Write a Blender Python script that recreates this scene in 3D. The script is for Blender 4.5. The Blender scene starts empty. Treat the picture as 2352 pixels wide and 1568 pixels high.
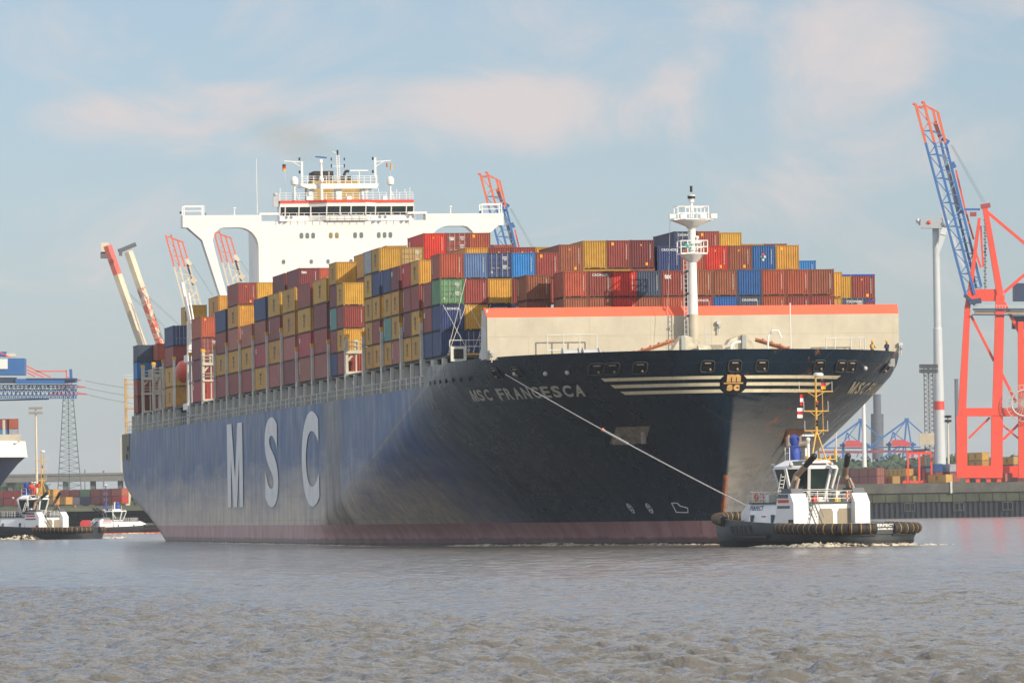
import bpy, bmesh, math, random
from mathutils import Vector, Matrix, Quaternion
import numpy as np
random.seed(7)
R = math.radians
sc = bpy.context.scene
COL = sc.collection
# ---------------------------------------------------------------- camera
CAM_H = 3.325
FPX = 13896.0          # focal length in photo pixels (2352 wide)
HOR = 1178.58          # horizon row
ROLL = R(.878)
cd = bpy.data.cameras.new('camera'); cam = bpy.data.objects.new('camera', cd); COL.objects.link(cam)
cd.sensor_width = 36; cd.lens = 36*FPX/2352; cd.clip_start = 1; cd.clip_end = 30000
PIT = math.atan((HOR-784)/FPX)
cam.matrix_world = Matrix.Translation((0, 0, CAM_H)) @ Matrix.Rotation(R(90)+PIT, 4, 'X') @ Matrix.Rotation(-ROLL, 4, 'Z')
sc.camera = cam
def at(x, y, Y):
    """a point of the place from where it shows in the photo and how far away it stands (metres north of the camera)"""
    dx, dy = x-1176, y-784
    c, s = math.cos(ROLL), math.sin(ROLL)
    px, py = dx*c-dy*s, dx*s+dy*c
    d = Vector((px, FPX, -py)); d.normalize()
    cp, sp = math.cos(PIT), math.sin(PIT)
    w = Vector((d.x, d.y*cp-d.z*sp, d.y*sp+d.z*cp))
    t = Y/w.y
    return Vector((w.x*t, Y, CAM_H+w.z*t))
# ---------------------------------------------------------------- sky, sun, exposure
TS = Vector((.95, -.859, .60)).normalized()     # towards the sun
EL = math.asin(TS.z); AZ = math.atan2(TS.x, TS.y)
w = bpy.data.worlds.new('World'); sc.world = w; w.use_nodes = True
nt = w.node_tree; N = nt.nodes; L = nt.links; N.clear()
out = N.new('ShaderNodeOutputWorld'); bg = N.new('ShaderNodeBackground'); bg.inputs[1].default_value = .10
sky = N.new('ShaderNodeTexSky'); sky.sky_type = 'NISHITA'; sky.sun_disc = False
sky.sun_elevation = EL; sky.sun_rotation = AZ; sky.air_density = 1.0; sky.dust_density = .7; sky.ozone_density = 3.0
tc = N.new('ShaderNodeTexCoord')
def math_n(op, a, b=None, clamp=False):
    n = N.new('ShaderNodeMath'); n.operation = op; n.use_clamp = clamp
    for i, v in enumerate((a, b)):
        if v is None: continue
        if isinstance(v, (int, float)): n.inputs[i].default_value = v
        else: L.new(v, n.inputs[i])
    return n.outputs[0]
sep = N.new('ShaderNodeSeparateXYZ'); L.new(tc.outputs['Generated'], sep.inputs[0])
# a cloud layer: direction projected on azimuth / elevation
azm = math_n('ARCTAN2', sep.outputs[0], sep.outputs[1]); ele = math_n('ARCSINE', sep.outputs[2])
cmb = N.new('ShaderNodeCombineXYZ'); L.new(azm, cmb.inputs[0]); L.new(ele, cmb.inputs[1])
def noise(scale, detail, rough, vec, dist=0):
    n = N.new('ShaderNodeTexNoise'); n.inputs['Scale'].default_value = scale; n.inputs['Detail'].default_value = detail
    n.inputs['Roughness'].default_value = rough; n.inputs['Distortion'].default_value = dist; L.new(vec, n.inputs['Vector']); return n.outputs[0]
mp = N.new('ShaderNodeMapping'); mp.inputs['Scale'].default_value = (1, 1.7, 1); mp.inputs['Location'].default_value = (.37, .2, 0); L.new(cmb.outputs[0], mp.inputs[0])
n1 = noise(24, 9, .62, mp.outputs[0], .9)
n2 = noise(9, 3, .5, mp.outputs[0])
# cloud banks, each centred at an azimuth / elevation (radians)
def bank(a0, e0, ra, re, k):
    a = math_n('MULTIPLY', math_n('SUBTRACT', azm, a0), 1/ra); e = math_n('MULTIPLY', math_n('SUBTRACT', ele, e0), 1/re)
    r = math_n('ADD', math_n('MULTIPLY', a, a), math_n('MULTIPLY', e, e))
    return math_n('MULTIPLY', math_n('SUBTRACT', 1.0, r, True), k)
def pd(x, y):
    p = at(x, y, 1000.)-Vector((0, 0, CAM_H)); return math.atan2(p.x, p.y), math.asin(p.z/p.length)
tot = None
for (x, y, rx, ry, k) in [(850, 275, 900, 110, .46), (1150, 225, 300, 90, .22), (160, 270, 170, 80, .25), (640, 60, 200, 120, .24), (150, 60, 300, 140, .2), (1960, 250, 260, 330, .42),
                          (1750, 480, 200, 150, .3), (1540, 190, 90, 60, .15), (2280, 340, 200, 150, .3), (1350, 520, 260, 110, .18), (2050, 620, 300, 120, .24), (2000, 60, 500, 160, .2)]:
    a0, e0 = pd(x, y); b = bank(a0, e0, rx/FPX, ry/FPX, k)
    tot = b if tot is None else math_n('ADD', tot, b)
dens = math_n('ADD', tot, math_n('MULTIPLY', math_n('SUBTRACT', n1, .5), 1.6))
dens = math_n('ADD', dens, math_n('MULTIPLY', math_n('SUBTRACT', n2, .5), .9))
mr = N.new('ShaderNodeMapRange'); mr.interpolation_type = 'SMOOTHSTEP'; L.new(dens, mr.inputs[0]); mr.inputs[1].default_value = -.02; mr.inputs[2].default_value = .62
mr.inputs[3].default_value = 0; mr.inputs[4].default_value = .8
cc = N.new('ShaderNodeRGB'); cc.outputs[0].default_value = (7.1, 6.15, 5.9, 1)
CLOUDCOL = cc
tint = N.new('ShaderNodeMix'); tint.data_type = 'RGBA'; tint.blend_type = 'MULTIPLY'; tint.inputs[0].default_value = 1
L.new(sky.outputs[0], tint.inputs[6])
tg = N.new('ShaderNodeMapRange'); L.new(ele, tg.inputs[0]); tg.inputs[1].default_value = 0; tg.inputs[2].default_value = R(5)
tm = N.new('ShaderNodeMix'); tm.data_type = 'RGBA'; L.new(tg.outputs[0], tm.inputs[0]); tm.inputs[6].default_value = (.86, .93, 1.20, 1); tm.inputs[7].default_value = (.95, .93, 1.03, 1); L.new(tm.outputs[2], tint.inputs[7])
SKYTINT = tint
mx = N.new('ShaderNodeMix'); mx.data_type = 'RGBA'; L.new(mr.outputs[0], mx.inputs[0]); L.new(tint.outputs[2], mx.inputs[6]); L.new(cc.outputs[0], mx.inputs[7])
# higher up and all round, unseen bright cumulus added to brighten the shaded sides
up = N.new('ShaderNodeMapRange'); up.interpolation_type = 'SMOOTHSTEP'; L.new(ele, up.inputs[0]); up.inputs[1].default_value = R(5.6); up.inputs[2].default_value = R(14); up.inputs[4].default_value = 1
nh = noise(3.2, 6, .6, tc.outputs['Generated'], .2)
nr = N.new('ShaderNodeMapRange'); nr.interpolation_type = 'SMOOTHSTEP'; L.new(nh, nr.inputs[0]); nr.inputs[1].default_value = .36; nr.inputs[2].default_value = .58; nr.inputs[4].default_value = .95
hf = math_n('MULTIPLY', up.outputs[0], nr.outputs[0])
mh_ = N.new('ShaderNodeMix'); mh_.data_type = 'RGBA'; L.new(hf, mh_.inputs[0]); L.new(mx.outputs[2], mh_.inputs[6]); mh_.inputs[7].default_value = (10.6, 10.6, 10.7, 1)
L.new(mh_.outputs[2], bg.inputs[0]); L.new(bg.outputs[0], out.inputs[0])
sd = bpy.data.lights.new('sun', 'SUN'); sd.energy = 4.4; sd.angle = R(.6); sd.color = (1, .87, .68)
so = bpy.data.objects.new('sun', sd); COL.objects.link(so); so.rotation_euler = TS.to_track_quat('Z', 'Y').to_euler(); so.location = (0, 0, 400)
sc.view_settings.view_transform = 'Standard'; sc.view_settings.look = 'None'; sc.view_settings.gamma = 1; sc.view_settings.exposure = 0.15
sc.cycles.max_bounces = 5; sc.cycles.volume_bounces = 0; sc.cycles.diffuse_bounces = 2; sc.cycles.glossy_bounces = 3; sc.cycles.transparent_max_bounces = 16
sc.cycles.use_denoising = True; sc.cycles.caustics_reflective = False
# ---------------------------------------------------------------- materials
MATS = {}
def new_mat(name):
    m = bpy.data.materials.new(name); m.use_nodes = True; return m, m.node_tree.nodes, m.node_tree.links, m.node_tree.nodes['Principled BSDF']
def nd(nodes, links, kind, **kw):
    n = nodes.new(kind)
    for k, v in kw.items():
        if k in n.inputs.keys(): 
            if hasattr(v, 'links'): links.new(v, n.inputs[k])
            else: n.inputs[k].default_value = v
        else: setattr(n, k, v)
    return n
def paint(name, col, rough=.5, var=.12, scale=.6, metal=0, streak=0., rust=0., spec=.5):
    if name in MATS: return MATS[name]
    m, n, l, b = new_mat(name)
    t = n.new('ShaderNodeTexCoord')
    mpn = n.new('ShaderNodeMapping'); l.new(t.outputs['Object'], mpn.inputs[0])
    a = nd(n, l, 'ShaderNodeTexNoise', Scale=scale, Detail=6, Roughness=.65); l.new(mpn.outputs[0], a.inputs['Vector'])
    r = nd(n, l, 'ShaderNodeMapRange'); l.new(a.outputs[0], r.inputs[0]); r.inputs[1].default_value = .3; r.inputs[2].default_value = .7; r.inputs[3].default_value = 1-var*1.6; r.inputs[4].default_value = 1+var*.6
    mm = nd(n, l, 'ShaderNodeMix', data_type='RGBA', blend_type='MULTIPLY'); mm.inputs[0].default_value = 1; mm.inputs[6].default_value = (*col, 1); l.new(r.outputs[0], mm.inputs[7])
    last = mm.outputs[2]
    if streak or rust:
        m2 = n.new('ShaderNodeMapping'); l.new(t.outputs['Object'], m2.inputs[0]); m2.inputs['Scale'].default_value = (2.2, 2.2, .18)
        s = nd(n, l, 'ShaderNodeTexNoise', Scale=1.3, Detail=5, Roughness=.7); l.new(m2.outputs[0], s.inputs['Vector'])
        r2 = nd(n, l, 'ShaderNodeMapRange'); l.new(s.outputs[0], r2.inputs[0]); r2.inputs[1].default_value = .55; r2.inputs[2].default_value = .8; r2.inputs[4].default_value = streak or rust
        m3 = nd(n, l, 'ShaderNodeMix', data_type='RGBA'); l.new(r2.outputs[0], m3.inputs[0]); l.new(last, m3.inputs[6])
        m3.inputs[7].default_value = (.22, .07, .025, 1) if rust else (.12, .1, .08, 1); last = m3.outputs[2]
    l.new(last, b.inputs['Base Color']); b.inputs['Roughness'].default_value = rough; b.inputs['Metallic'].default_value = metal; b.inputs['Specular IOR Level'].default_value = spec
    MATS[name] = m; return m
WHITE = paint('white_paint', (.80, .79, .76), .4, .05, .3, streak=.10)
CREAM = paint('cream_paint', (.54, .49, .38), .5, .10, .35, streak=.12)
GREYP = paint('deck_grey', (.33, .35, .34), .6, .15, .5, streak=.3)
PILLAR = paint('pale_grey_steel', (.64, .64, .58), .55, .10, .8, rust=.25)
BAND = paint('orange_red_band', (.86, .13, .06), .5, .05, .3)
BLACK = paint('black_paint', (.012, .012, .014), .5)
DARK = paint('dark_recess', (.025, .026, .03), .8)
YELLOW = paint('yellow_paint', (.72, .40, .03), .5, .1)
REDP = paint('red_paint', (.62, .05, .03), .5, .1)
LTGREY = paint('light_grey', (.5, .52, .53), .5)
RUSTY = paint('rusty_chain', (.48, .19, .10), .8, .3, 2)
def glass(name, col=(.02, .03, .035), rough=.08):
    if name in MATS: return MATS[name]
    m, n, l, b = new_mat(name); b.inputs['Base Color'].default_value = (*col, 1); b.inputs['Roughness'].default_value = rough
    t = n.new('ShaderNodeTexCoord'); a = nd(n, l, 'ShaderNodeTexNoise', Scale=1.3, Detail=2); l.new(t.outputs['Object'], a.inputs['Vector'])
    bp = nd(n, l, 'ShaderNodeBump', Strength=.06, Distance=.2); l.new(a.outputs[0], bp.inputs['Height']); l.new(bp.outputs[0], b.inputs['Normal'])
    MATS[name] = m; return m
GLASS = glass('window_glass')
# ---------------------------------------------------------------- mesh builder
class MB:
    def __init__(s): s.v = []; s.f = []; s.m = []; s.smooth = []
    def add(s, vs, fs, mi=0, sm=False):
        o = len(s.v); s.v += [tuple(p) for p in vs]; s.f += [tuple(i+o for i in f) for f in fs]; s.m += [mi]*len(fs); s.smooth += [sm]*len(fs); return s
    def box(s, x0, x1, y0, y1, z0, z1, mi=0):
        vs = [(x, y, z) for z in (z0, z1) for y in (y0, y1) for x in (x0, x1)]
        return s.add(vs, [(0, 2, 3, 1), (4, 5, 7, 6), (0, 1, 5, 4), (2, 6, 7, 3), (0, 4, 6, 2), (1, 3, 7, 5)], mi)
    def beam(s, p, q, w_, h_=None, mi=0, up=(0, 0, 1), w2=None):
        p = Vector(p); q = Vector(q); h_ = h_ or w_; d = (q-p).normalized(); u = Vector(up)
        if abs(d.dot(u)) > .98: u = Vector((0, 1, 0))
        a = d.cross(u).normalized(); b = a.cross(d).normalized(); k = (w2 or w_)/w_
        vs = [p+a*i*w_/2+b*j*h_/2 for i, j in ((-1, -1), (1, -1), (1, 1), (-1, 1))]+[q+a*i*w_/2*k+b*j*h_/2*k for i, j in ((-1, -1), (1, -1), (1, 1), (-1, 1))]
        return s.add(vs, [(0, 1, 2, 3), (7, 6, 5, 4), (0, 4, 5, 1), (1, 5, 6, 2), (2, 6, 7, 3), (3, 7, 4, 0)], mi)
    def tube(s, p, q, r, n=8, mi=0, r2=None):
        p = Vector(p); q = Vector(q); r2 = r if r2 is None else r2; d = (q-p).normalized(); u = Vector((0, 0, 1)) if abs(d.z) < .98 else Vector((0, 1, 0))
        a = d.cross(u).normalized(); b = a.cross(d).normalized()
        vs = [p+(a*math.cos(2*math.pi*i/n)+b*math.sin(2*math.pi*i/n))*r for i in range(n)]+[q+(a*math.cos(2*math.pi*i/n)+b*math.sin(2*math.pi*i/n))*r2 for i in range(n)]
        s.add(vs, [(i, (i+1) % n, n+(i+1) % n, n+i) for i in range(n)], mi, n > 5)
        return s.add([], [tuple(len(s.v)-2*n+i for i in range(n))[::-1], tuple(len(s.v)-n+i for i in range(n))], mi) if False else s.caps(n, mi)
    def caps(s, n, mi):
        L_ = len(s.v); s.f += [tuple(range(L_-2*n, L_-n))[::-1], tuple(range(L_-n, L_))]; s.m += [mi]*2; s.smooth += [False]*2; return s
    def path(s, pts, r, n=6, mi=0):
        for a, b in zip(pts[:-1], pts[1:]): s.tube(a, b, r, n, mi)
        return s
    def lathe(s, prof, c=(0, 0, 0), n=12, mi=0):
        c = Vector(c); vs = []
        for r, z in prof:
            for i in range(n): vs.append(c+Vector((r*math.cos(2*math.pi*i/n), r*math.sin(2*math.pi*i/n), z)))
        fs = [(k*n+i, k*n+(i+1) % n, (k+1)*n+(i+1) % n, (k+1)*n+i) for k in range(len(prof)-1) for i in range(n)]
        fs += [tuple(range(n))[::-1], tuple(range((len(prof)-1)*n, len(prof)*n))]
        return s.add(vs, fs, mi, True)
    def ball(s, c, r, n=10, mi=0, sz=1):
        return s.lathe([(r*max(.02, math.sin(math.pi*k/(n//2+1))), -r*sz*math.cos(math.pi*k/(n//2+1))) for k in range(n//2+2)], c, n, mi)
    def prism(s, poly, f0, f1, mi=0):
        """poly: 2-D points; f0/f1 map a 2-D point to 3-D on the two faces"""
        n = len(poly); vs = [f0(p) for p in poly]+[f1(p) for p in poly]
        return s.add(vs, [tuple(range(n))[::-1], tuple(range(n, 2*n))]+[(i, (i+1) % n, n+(i+1) % n, n+i) for i in range(n)], mi)
    def build(s, name, mats, parent=None, smooth=None):
        me = bpy.data.meshes.new(name); me.from_pydata(s.v, [], s.f)
        if not isinstance(mats, (list, tuple)): mats = [mats]
        for m in mats: me.materials.append(m)
        me.polygons.foreach_set('material_index', s.m)
        me.polygons.foreach_set('use_smooth', [bool(x) if smooth is None else smooth for x in s.smooth])
        bm = bmesh.new(); bm.from_mesh(me); bmesh.ops.recalc_face_normals(bm, faces=bm.faces); bm.to_mesh(me); bm.free()
        if any(s.smooth): me.set_sharp_from_angle(angle=R(42))
        me.update(); o = bpy.data.objects.new(name, me); COL.objects.link(o)
        if parent is not None: o.parent = parent
        return o
def tag(o, label=None, cat=None, group=None, kind=None):
    if label: o['label'] = label
    if cat: o['category'] = cat
    if group: o['group'] = group
    if kind: o['kind'] = kind
    return o
def empty(name, loc=(0, 0, 0), rz=0):
    o = bpy.data.objects.new(name, None); COL.objects.link(o); o.location = loc; o.rotation_euler = (0, 0, rz); o.empty_display_size = .5; return o
def copy_tree(o, parent=None):
    c = o.copy(); COL.objects.link(c); c.parent = parent
    for ch in list(o.children): copy_tree(ch, c)
    return c
_tc = {}
def text2d(txt, bold=.0, res=3):
    """flat letters as vertices in a unit box and triangles"""
    k = (txt, bold, res)
    if k in _tc: return _tc[k]
    if txt == 'M':
        vs = [(0, 0), (.23, 0), (.23, .60), (.39, 0), (.61, 0), (.77, .60), (.77, 0), (1, 0), (1, 1), (.69, 1), (.5, .34), (.31, 1), (0, 1)]
        fs = [(0, 1, 2), (0, 2, 12), (2, 11, 12), (2, 3, 10), (2, 10, 11), (3, 4, 10), (4, 5, 10), (5, 9, 10), (5, 8, 9), (5, 7, 8), (5, 6, 7)]
        _tc[k] = (vs, fs); return _tc[k]
    cu = bpy.data.curves.new('t', 'FONT'); cu.body = txt; cu.size = 1; cu.offset = bold; cu.resolution_u = res
    ob = bpy.data.objects.new('t', cu); COL.objects.link(ob)
    dg = bpy.context.evaluated_depsgraph_get(); me = ob.evaluated_get(dg).to_mesh()
    vs = [Vector(v.co) for v in me.vertices]; fs = [tuple(p.vertices) for p in me.polygons]
    ob.evaluated_get(dg).to_mesh_clear(); bpy.data.objects.remove(ob); bpy.data.curves.remove(cu)
    x0 = min(v.x for v in vs); x1 = max(v.x for v in vs); y0 = min(v.y for v in vs); y1 = max(v.y for v in vs)
    vs = [((v.x-x0)/(x1-x0), (v.y-y0)/(y1-y0)) for v in vs]
    _tc[k] = (vs, fs); return _tc[k]
def cut2d(vs, fs, nx, ny):
    bm = bmesh.new(); bv = [bm.verts.new((x, y, 0)) for x, y in vs]
    for f in fs:
        try: bm.faces.new([bv[i] for i in f])
        except ValueError: pass
    for i in range(1, nx): bmesh.ops.bisect_plane(bm, geom=bm.verts[:]+bm.edges[:]+bm.faces[:], plane_co=(i/nx, 0, 0), plane_no=(1, 0, 0))
    for i in range(1, ny): bmesh.ops.bisect_plane(bm, geom=bm.verts[:]+bm.edges[:]+bm.faces[:], plane_co=(0, i/ny, 0), plane_no=(0, 1, 0))
    bm.verts.index_update(); r = [(v.co.x, v.co.y) for v in bm.verts], [tuple(v.index for v in f.verts) for f in bm.faces]; bm.free(); return r
# ---------------------------------------------------------------- ship frame
TH = R(9.228); SO = Vector((-36.938, 935.852, 0)); SROT = TH-math.pi/2
SHIPM = Matrix.Translation(SO) @ Matrix.Rotation(SROT, 4, 'Z')
def ship(s, t, z): return SHIPM @ Vector((s, -t, z))
# ---------------------------------------------------------------- the container ship
B2 = 22.8
def sm(a, b, x):
    x = max(0., min(1., (x-a)/(b-a))); return x*x*(3-2*x)
def stem(z): return 354.6+9.0*max(0., min(1., (z+1)/19.5))**1.2 if z > -1 else 354.6
def hb(s, z):
    """half breadth of the hull at station s and height z"""
    k = max(0., min(1., z/18.5))**1.6
    s0 = 216+6.0*min(max(z, 1.0), 16.9); n = 1.2+1.7*k; m = 1.2+.8*k
    u = (s-s0)/(stem(z)-s0)
    if u <= 0: h = B2
    elif u >= 1: h = 0.
    else: h = B2*(1-u**n)**(1/m)
    return h
ZB = [(-8.8, 9.4), (-7.2, 7.4), (2.5, 5.6), (23, 3.3), (37, 1.45), (46.5, 0), (62, -3), (80, -6), (400, -6)]
def zbot(s):
    for (a, za), (b, zb) in zip(ZB[:-1], ZB[1:]):
        if s <= b: return za+(zb-za)*max(0, (s-a))/(b-a)
    return -6
def ztop(s):
    if s < 313.2: return 16.5
    return 16.5+1.95*sm(313.2, 317.2, s)+.2*sm(318, 350, s)
def sreal(s, z): return s if s <= 310 else 310+(stem(z)-310)*(s-310)/53.6
def sect(s):
    zb = zbot(s); zt = ztop(s); pts = [(0., zb)]
    rr = 2.2*(1-sm(55, 110, s))
    for k in range(27):
        f = (k/26)**1.15; z = zb+(zt-zb)*f; h = hb(sreal(s, z), z); d = z-zb
        if rr > .05 and d < rr: h = max(0, h-(rr-math.sqrt(max(0, rr*rr-(rr-d)**2)))*1.0)
        pts.append((max(0., h), z))
    return pts
def hull_z(s, z): # surface point on starboard
    return hb(s, z)
stations = [-8.8, -8, -6, -3, 0]+list(range(5, 230, 9))+list(range(232, 312, 4))+[312, 313.2, 314, 315, 316, 317.2, 318]+[318+i*1.5 for i in range(1, 24)]
while stations[-1] > 352: stations.pop()
stations += [352.5, 354, 355.5, 357, 358.5, 359.6, 360.6, 361.4, 362.1, 362.7, 363.1, 363.4, 363.53, 363.58, 363.6]
ship_o = empty('container_ship', SO, SROT)
tag(ship_o, 'huge dark blue container ship with stacked boxes and white letters on its side', 'container ship')
def hull_mesh():
    mb = MB(); secs = [sect(s) for s in stations]; n = len(secs[0]); vs = []
    for s, p in zip(stations, secs):
        row = [(-t, z) for t, z in p[::-1]]+[(t, z) for t, z in p]   # y=-t starboard .. +t port
        for y, z in row:
            vs.append((sreal(s, z), y, z))
    W_ = 2*n; fs = []
    for i in range(len(secs)-1):
        for j in range(W_-1):
            fs.append((i*W_+j, (i+1)*W_+j, (i+1)*W_+j+1, i*W_+j+1))
    mb.add(vs, fs, 0, True)
    mb.add([vs[j] for j in range(W_)], [tuple(range(W_))], 1)      # transom
    return mb
def hull_material():
    m, n, l, b = new_mat('hull_paint'); t = n.new('ShaderNodeTexCoord'); sp = n.new('ShaderNodeSeparateXYZ'); l.new(t.outputs['Object'], sp.inputs[0])
    def nz(scale, sx, sy, sz, det=6, ro=.65):
        q = n.new('ShaderNodeMapping'); l.new(t.outputs['Object'], q.inputs[0]); q.inputs['Scale'].default_value = (sx, sy, sz)
        a = nd(n, l, 'ShaderNodeTexNoise', Scale=scale, Detail=det, Roughness=ro); l.new(q.outputs[0], a.inputs['Vector']); return a.outputs[0]
    def rng(v, a, b_, c, d):
        r = nd(n, l, 'ShaderNodeMapRange'); l.new(v, r.inputs[0])
        for i, x in enumerate((a, b_, c, d)): r.inputs[i+1].default_value = x
        return r.outputs[0]
    def ma(op, a, c, cl=False):
        q = n.new('ShaderNodeMath'); q.operation = op; q.use_clamp = cl
        for i, v in enumerate((a, c)):
            if isinstance(v, (int, float)): q.inputs[i].default_value = v
            else: l.new(v, q.inputs[i])
        return q.outputs[0]
    def mix(f, a, c, bt='MIX'):
        q = nd(n, l, 'ShaderNodeMix', data_type='RGBA', blend_type=bt)
        for i, v in ((0, f), (6, a), (7, c)):
            if isinstance(v, tuple): q.inputs[i].default_value = (*v, 1)
            elif isinstance(v, (int, float)): q.inputs[i].default_value = v
            else: l.new(v, q.inputs[i])
        return q.outputs[2]
    z = sp.outputs[2]
    base = mix(rng(nz(.5, 1, 1, .35), .35, .7, 0, 1), (.004, .014, .030), (.007, .022, .042))
    # faded midship paint, with the sky's reflection put into its blue
    fade_reflect = ma('MULTIPLY', rng(sp.outputs[0], 300, 318, 1, 0), rng(nz(.12, 1, 1, 1.6, 5), .3, .6, .55, 1))
    base = mix(ma('MULTIPLY', fade_reflect, .9), base, (.028, .085, .25))
    rub_reflect = ma('MULTIPLY', ma('MULTIPLY', rng(ma('ADD', z, rng(nz(.06, 1, 1, 6), 0, 1, -5, 5)), 10.5, 3, 0, 1), rng(nz(.9, 1, 1, .12, 7, .75), .35, .6, .5, 1)), rng(sp.outputs[0], 285, 315, 1, .0))
    base = mix(ma('MULTIPLY', rub_reflect, .85), base, (.72, .58, .40))  # rubbed and dirty low side, with water reflection painted into the beige
    bnd = ma('MULTIPLY', rng(ma('ABSOLUTE', ma('SUBTRACT', sp.outputs[0], 241), 0), 9, 6, 0, 1), rng(nz(.5, 1, 1, .08), .35, .6, .3, .9)); base = mix(bnd, base, (.10, .075, .065))
    # plating seams
    fx = ma('FRACT', ma('DIVIDE', sp.outputs[0], 12.0), 0); fz = ma('FRACT', ma('DIVIDE', z, 2.9), 0)
    seam = ma('MAXIMUM', rng(fx, .008, .0, 0, 1), rng(fz, .02, .0, 0, 1)); base = mix(ma('MULTIPLY', seam, .5), base, (.10, .085, .07))
    # dark smears, pale scrapes and rust
    dk = rng(nz(.8, 1, 1, .1, 4), .66, .72, 0, .8); base = mix(ma('MULTIPLY', dk, rng(z, 8, 3, 0, 1)), base, (.02, .022, .025))
    rs = ma('MULTIPLY', rng(nz(1.1, .8, .8, .3, 7, .8), .66, .76, 0, .65), rng(nz(.11, 1, 1, 1), .45, .6, 0, 1)); base = mix(rs, base, (.20, .075, .03))
    # rub line where the flat side meets the flare
    cr = ma('SUBTRACT', sp.outputs[0], ma('ADD', ma('MULTIPLY', z, 6.0), 216.5)); cr = ma('MULTIPLY', rng(ma('ABSOLUTE', cr, 0), 1.6, .3, 0, 1), rng(sp.outputs[1], -5, -10, 0, 1))
    base = mix(ma('MULTIPLY', cr, ma('MULTIPLY', rng(nz(.5, 1, 1, 1), .35, .6, .15, .7), rng(z, 4, 8, 0, 1))), base, (.26, .17, .10))
    # scraped lower port bow, reflected light painted into its grey slanting streaks, orange rust on the stem
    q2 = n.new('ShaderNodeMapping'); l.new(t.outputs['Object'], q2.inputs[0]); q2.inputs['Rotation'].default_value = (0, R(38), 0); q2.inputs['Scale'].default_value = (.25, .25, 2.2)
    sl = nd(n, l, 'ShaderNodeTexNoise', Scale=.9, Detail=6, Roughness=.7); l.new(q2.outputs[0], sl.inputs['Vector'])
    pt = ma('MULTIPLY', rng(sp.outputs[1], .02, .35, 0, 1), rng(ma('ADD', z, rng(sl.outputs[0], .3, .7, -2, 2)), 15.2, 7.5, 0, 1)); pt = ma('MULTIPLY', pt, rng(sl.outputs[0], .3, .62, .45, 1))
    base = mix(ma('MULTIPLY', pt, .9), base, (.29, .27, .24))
    stm = ma('MULTIPLY', rng(ma('ABSOLUTE', ma('SUBTRACT', sp.outputs[1], .05), 0), .32, .2, 0, 1), ma('MULTIPLY', rng(ma('ADD', z, rng(nz(.7, 1, 1, 1), .3, .7, -1.2, 1.2)), 6.6, 5.8, 0, 1), rng(sp.outputs[0], 340, 345, 0, 1)))
    stm = ma('MULTIPLY', stm, rng(nz(1.1, 1, 1, .5, 6, .75), .4, .6, .2, 1)); base = mix(ma('MULTIPLY', stm, .8), base, (.46, .15, .05))
    pr = ma('MULTIPLY', rng(nz(.45, 1, 1, .5, 6, .75), .60, .68, 0, .8), rng(sp.outputs[1], .5, 2, 0, 1)); base = mix(pr, base, (.34, .13, .05))
    boot = rng(z, 2.36, 2.34, 0, 1)
    bcol = mix(rng(nz(.5, 1, 1, .4), .35, .65, 0, 1), (.36, .17, .17), (.46, .27, .26))
    bcol = mix(rng(nz(.8, 1, 1, .2), .6, .68, 0, .8), bcol, (.26, .11, .05))
    wl = rng(ma('ADD', z, rng(nz(.35, 1, 1, .3), 0, 1, -.45, .45)), .85, .6, 0, 1); bcol = mix(ma('MULTIPLY', wl, .75), bcol, (.06, .035, .035))
    bcol = mix(rng(z, .3, .2, 0, .9), bcol, (.015, .016, .014))
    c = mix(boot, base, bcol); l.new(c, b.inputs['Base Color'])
    l.new(ma('ADD', rng(nz(.4, 1, 1, .4), .3, .7, .2, .38), ma('MULTIPLY', ma('MAXIMUM', fade_reflect, boot), .12)), b.inputs['Roughness'])
    bp = nd(n, l, 'ShaderNodeBump', Strength=.07, Distance=.25); l.new(ma('ADD', nz(.28, 1, 1, 1, 3), ma('MULTIPLY', ma('ADD', fx, ma('SINE', ma('MULTIPLY', sp.outputs[0], 2.1), 0)), .25)), bp.inputs['Height']); l.new(bp.outputs[0], b.inputs['Normal'])
    b.inputs['Specular IOR Level'].default_value = .28
    return m
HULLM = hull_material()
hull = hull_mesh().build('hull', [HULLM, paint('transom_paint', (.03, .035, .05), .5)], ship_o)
# flush lettering and marks follow the plating
def on_hull(mb, vs, fs, s0, s1, z0, z1, off=.05, side=1, mi=0, slant=0.):
    """letters laid along stations s0..s1; side 1 starboard, -1 port"""
    out = []
    for u, v in vs:
        z = z0+(z1-z0)*v; s = s0+(s1-s0)*u+slant*v
        t = hb(s, z); e = .05; ns = -(hb(s+e, z)-t)/e; nz_ = -(hb(s, z+e)-t)/e; k = math.sqrt(1+ns*ns+nz_*nz_)
        out.append((s+off*ns/k, -side*(t+off/k), z+off*nz_/k))
    mb.add(out, fs, mi, True)
def front_s(t, z):
    a, b_ = 300., stem(z)
    for _ in range(36):
        m_ = (a+b_)/2
        if hb(m_, z) > abs(t): a = m_
        else: b_ = m_
    return a
def on_front(mb, vs, fs, t0, t1, z0, z1, off=.06, mi=0):
    """marks laid across the bow; t0..t1 from starboard to port"""
    out = []
    for u, v in vs:
        t = t0+(t1-t0)*u; z = z0+(z1-z0)*v; s = front_s(t, z); out.append((s+off, -t-(off*.5 if t > 3 else -off*.5 if t < -3 else 0), z))
    mb.add(out, fs, mi, True)
LETTER = paint('letter_white', (.80, .82, .82), .7, .08, .4, spec=.2)
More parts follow.
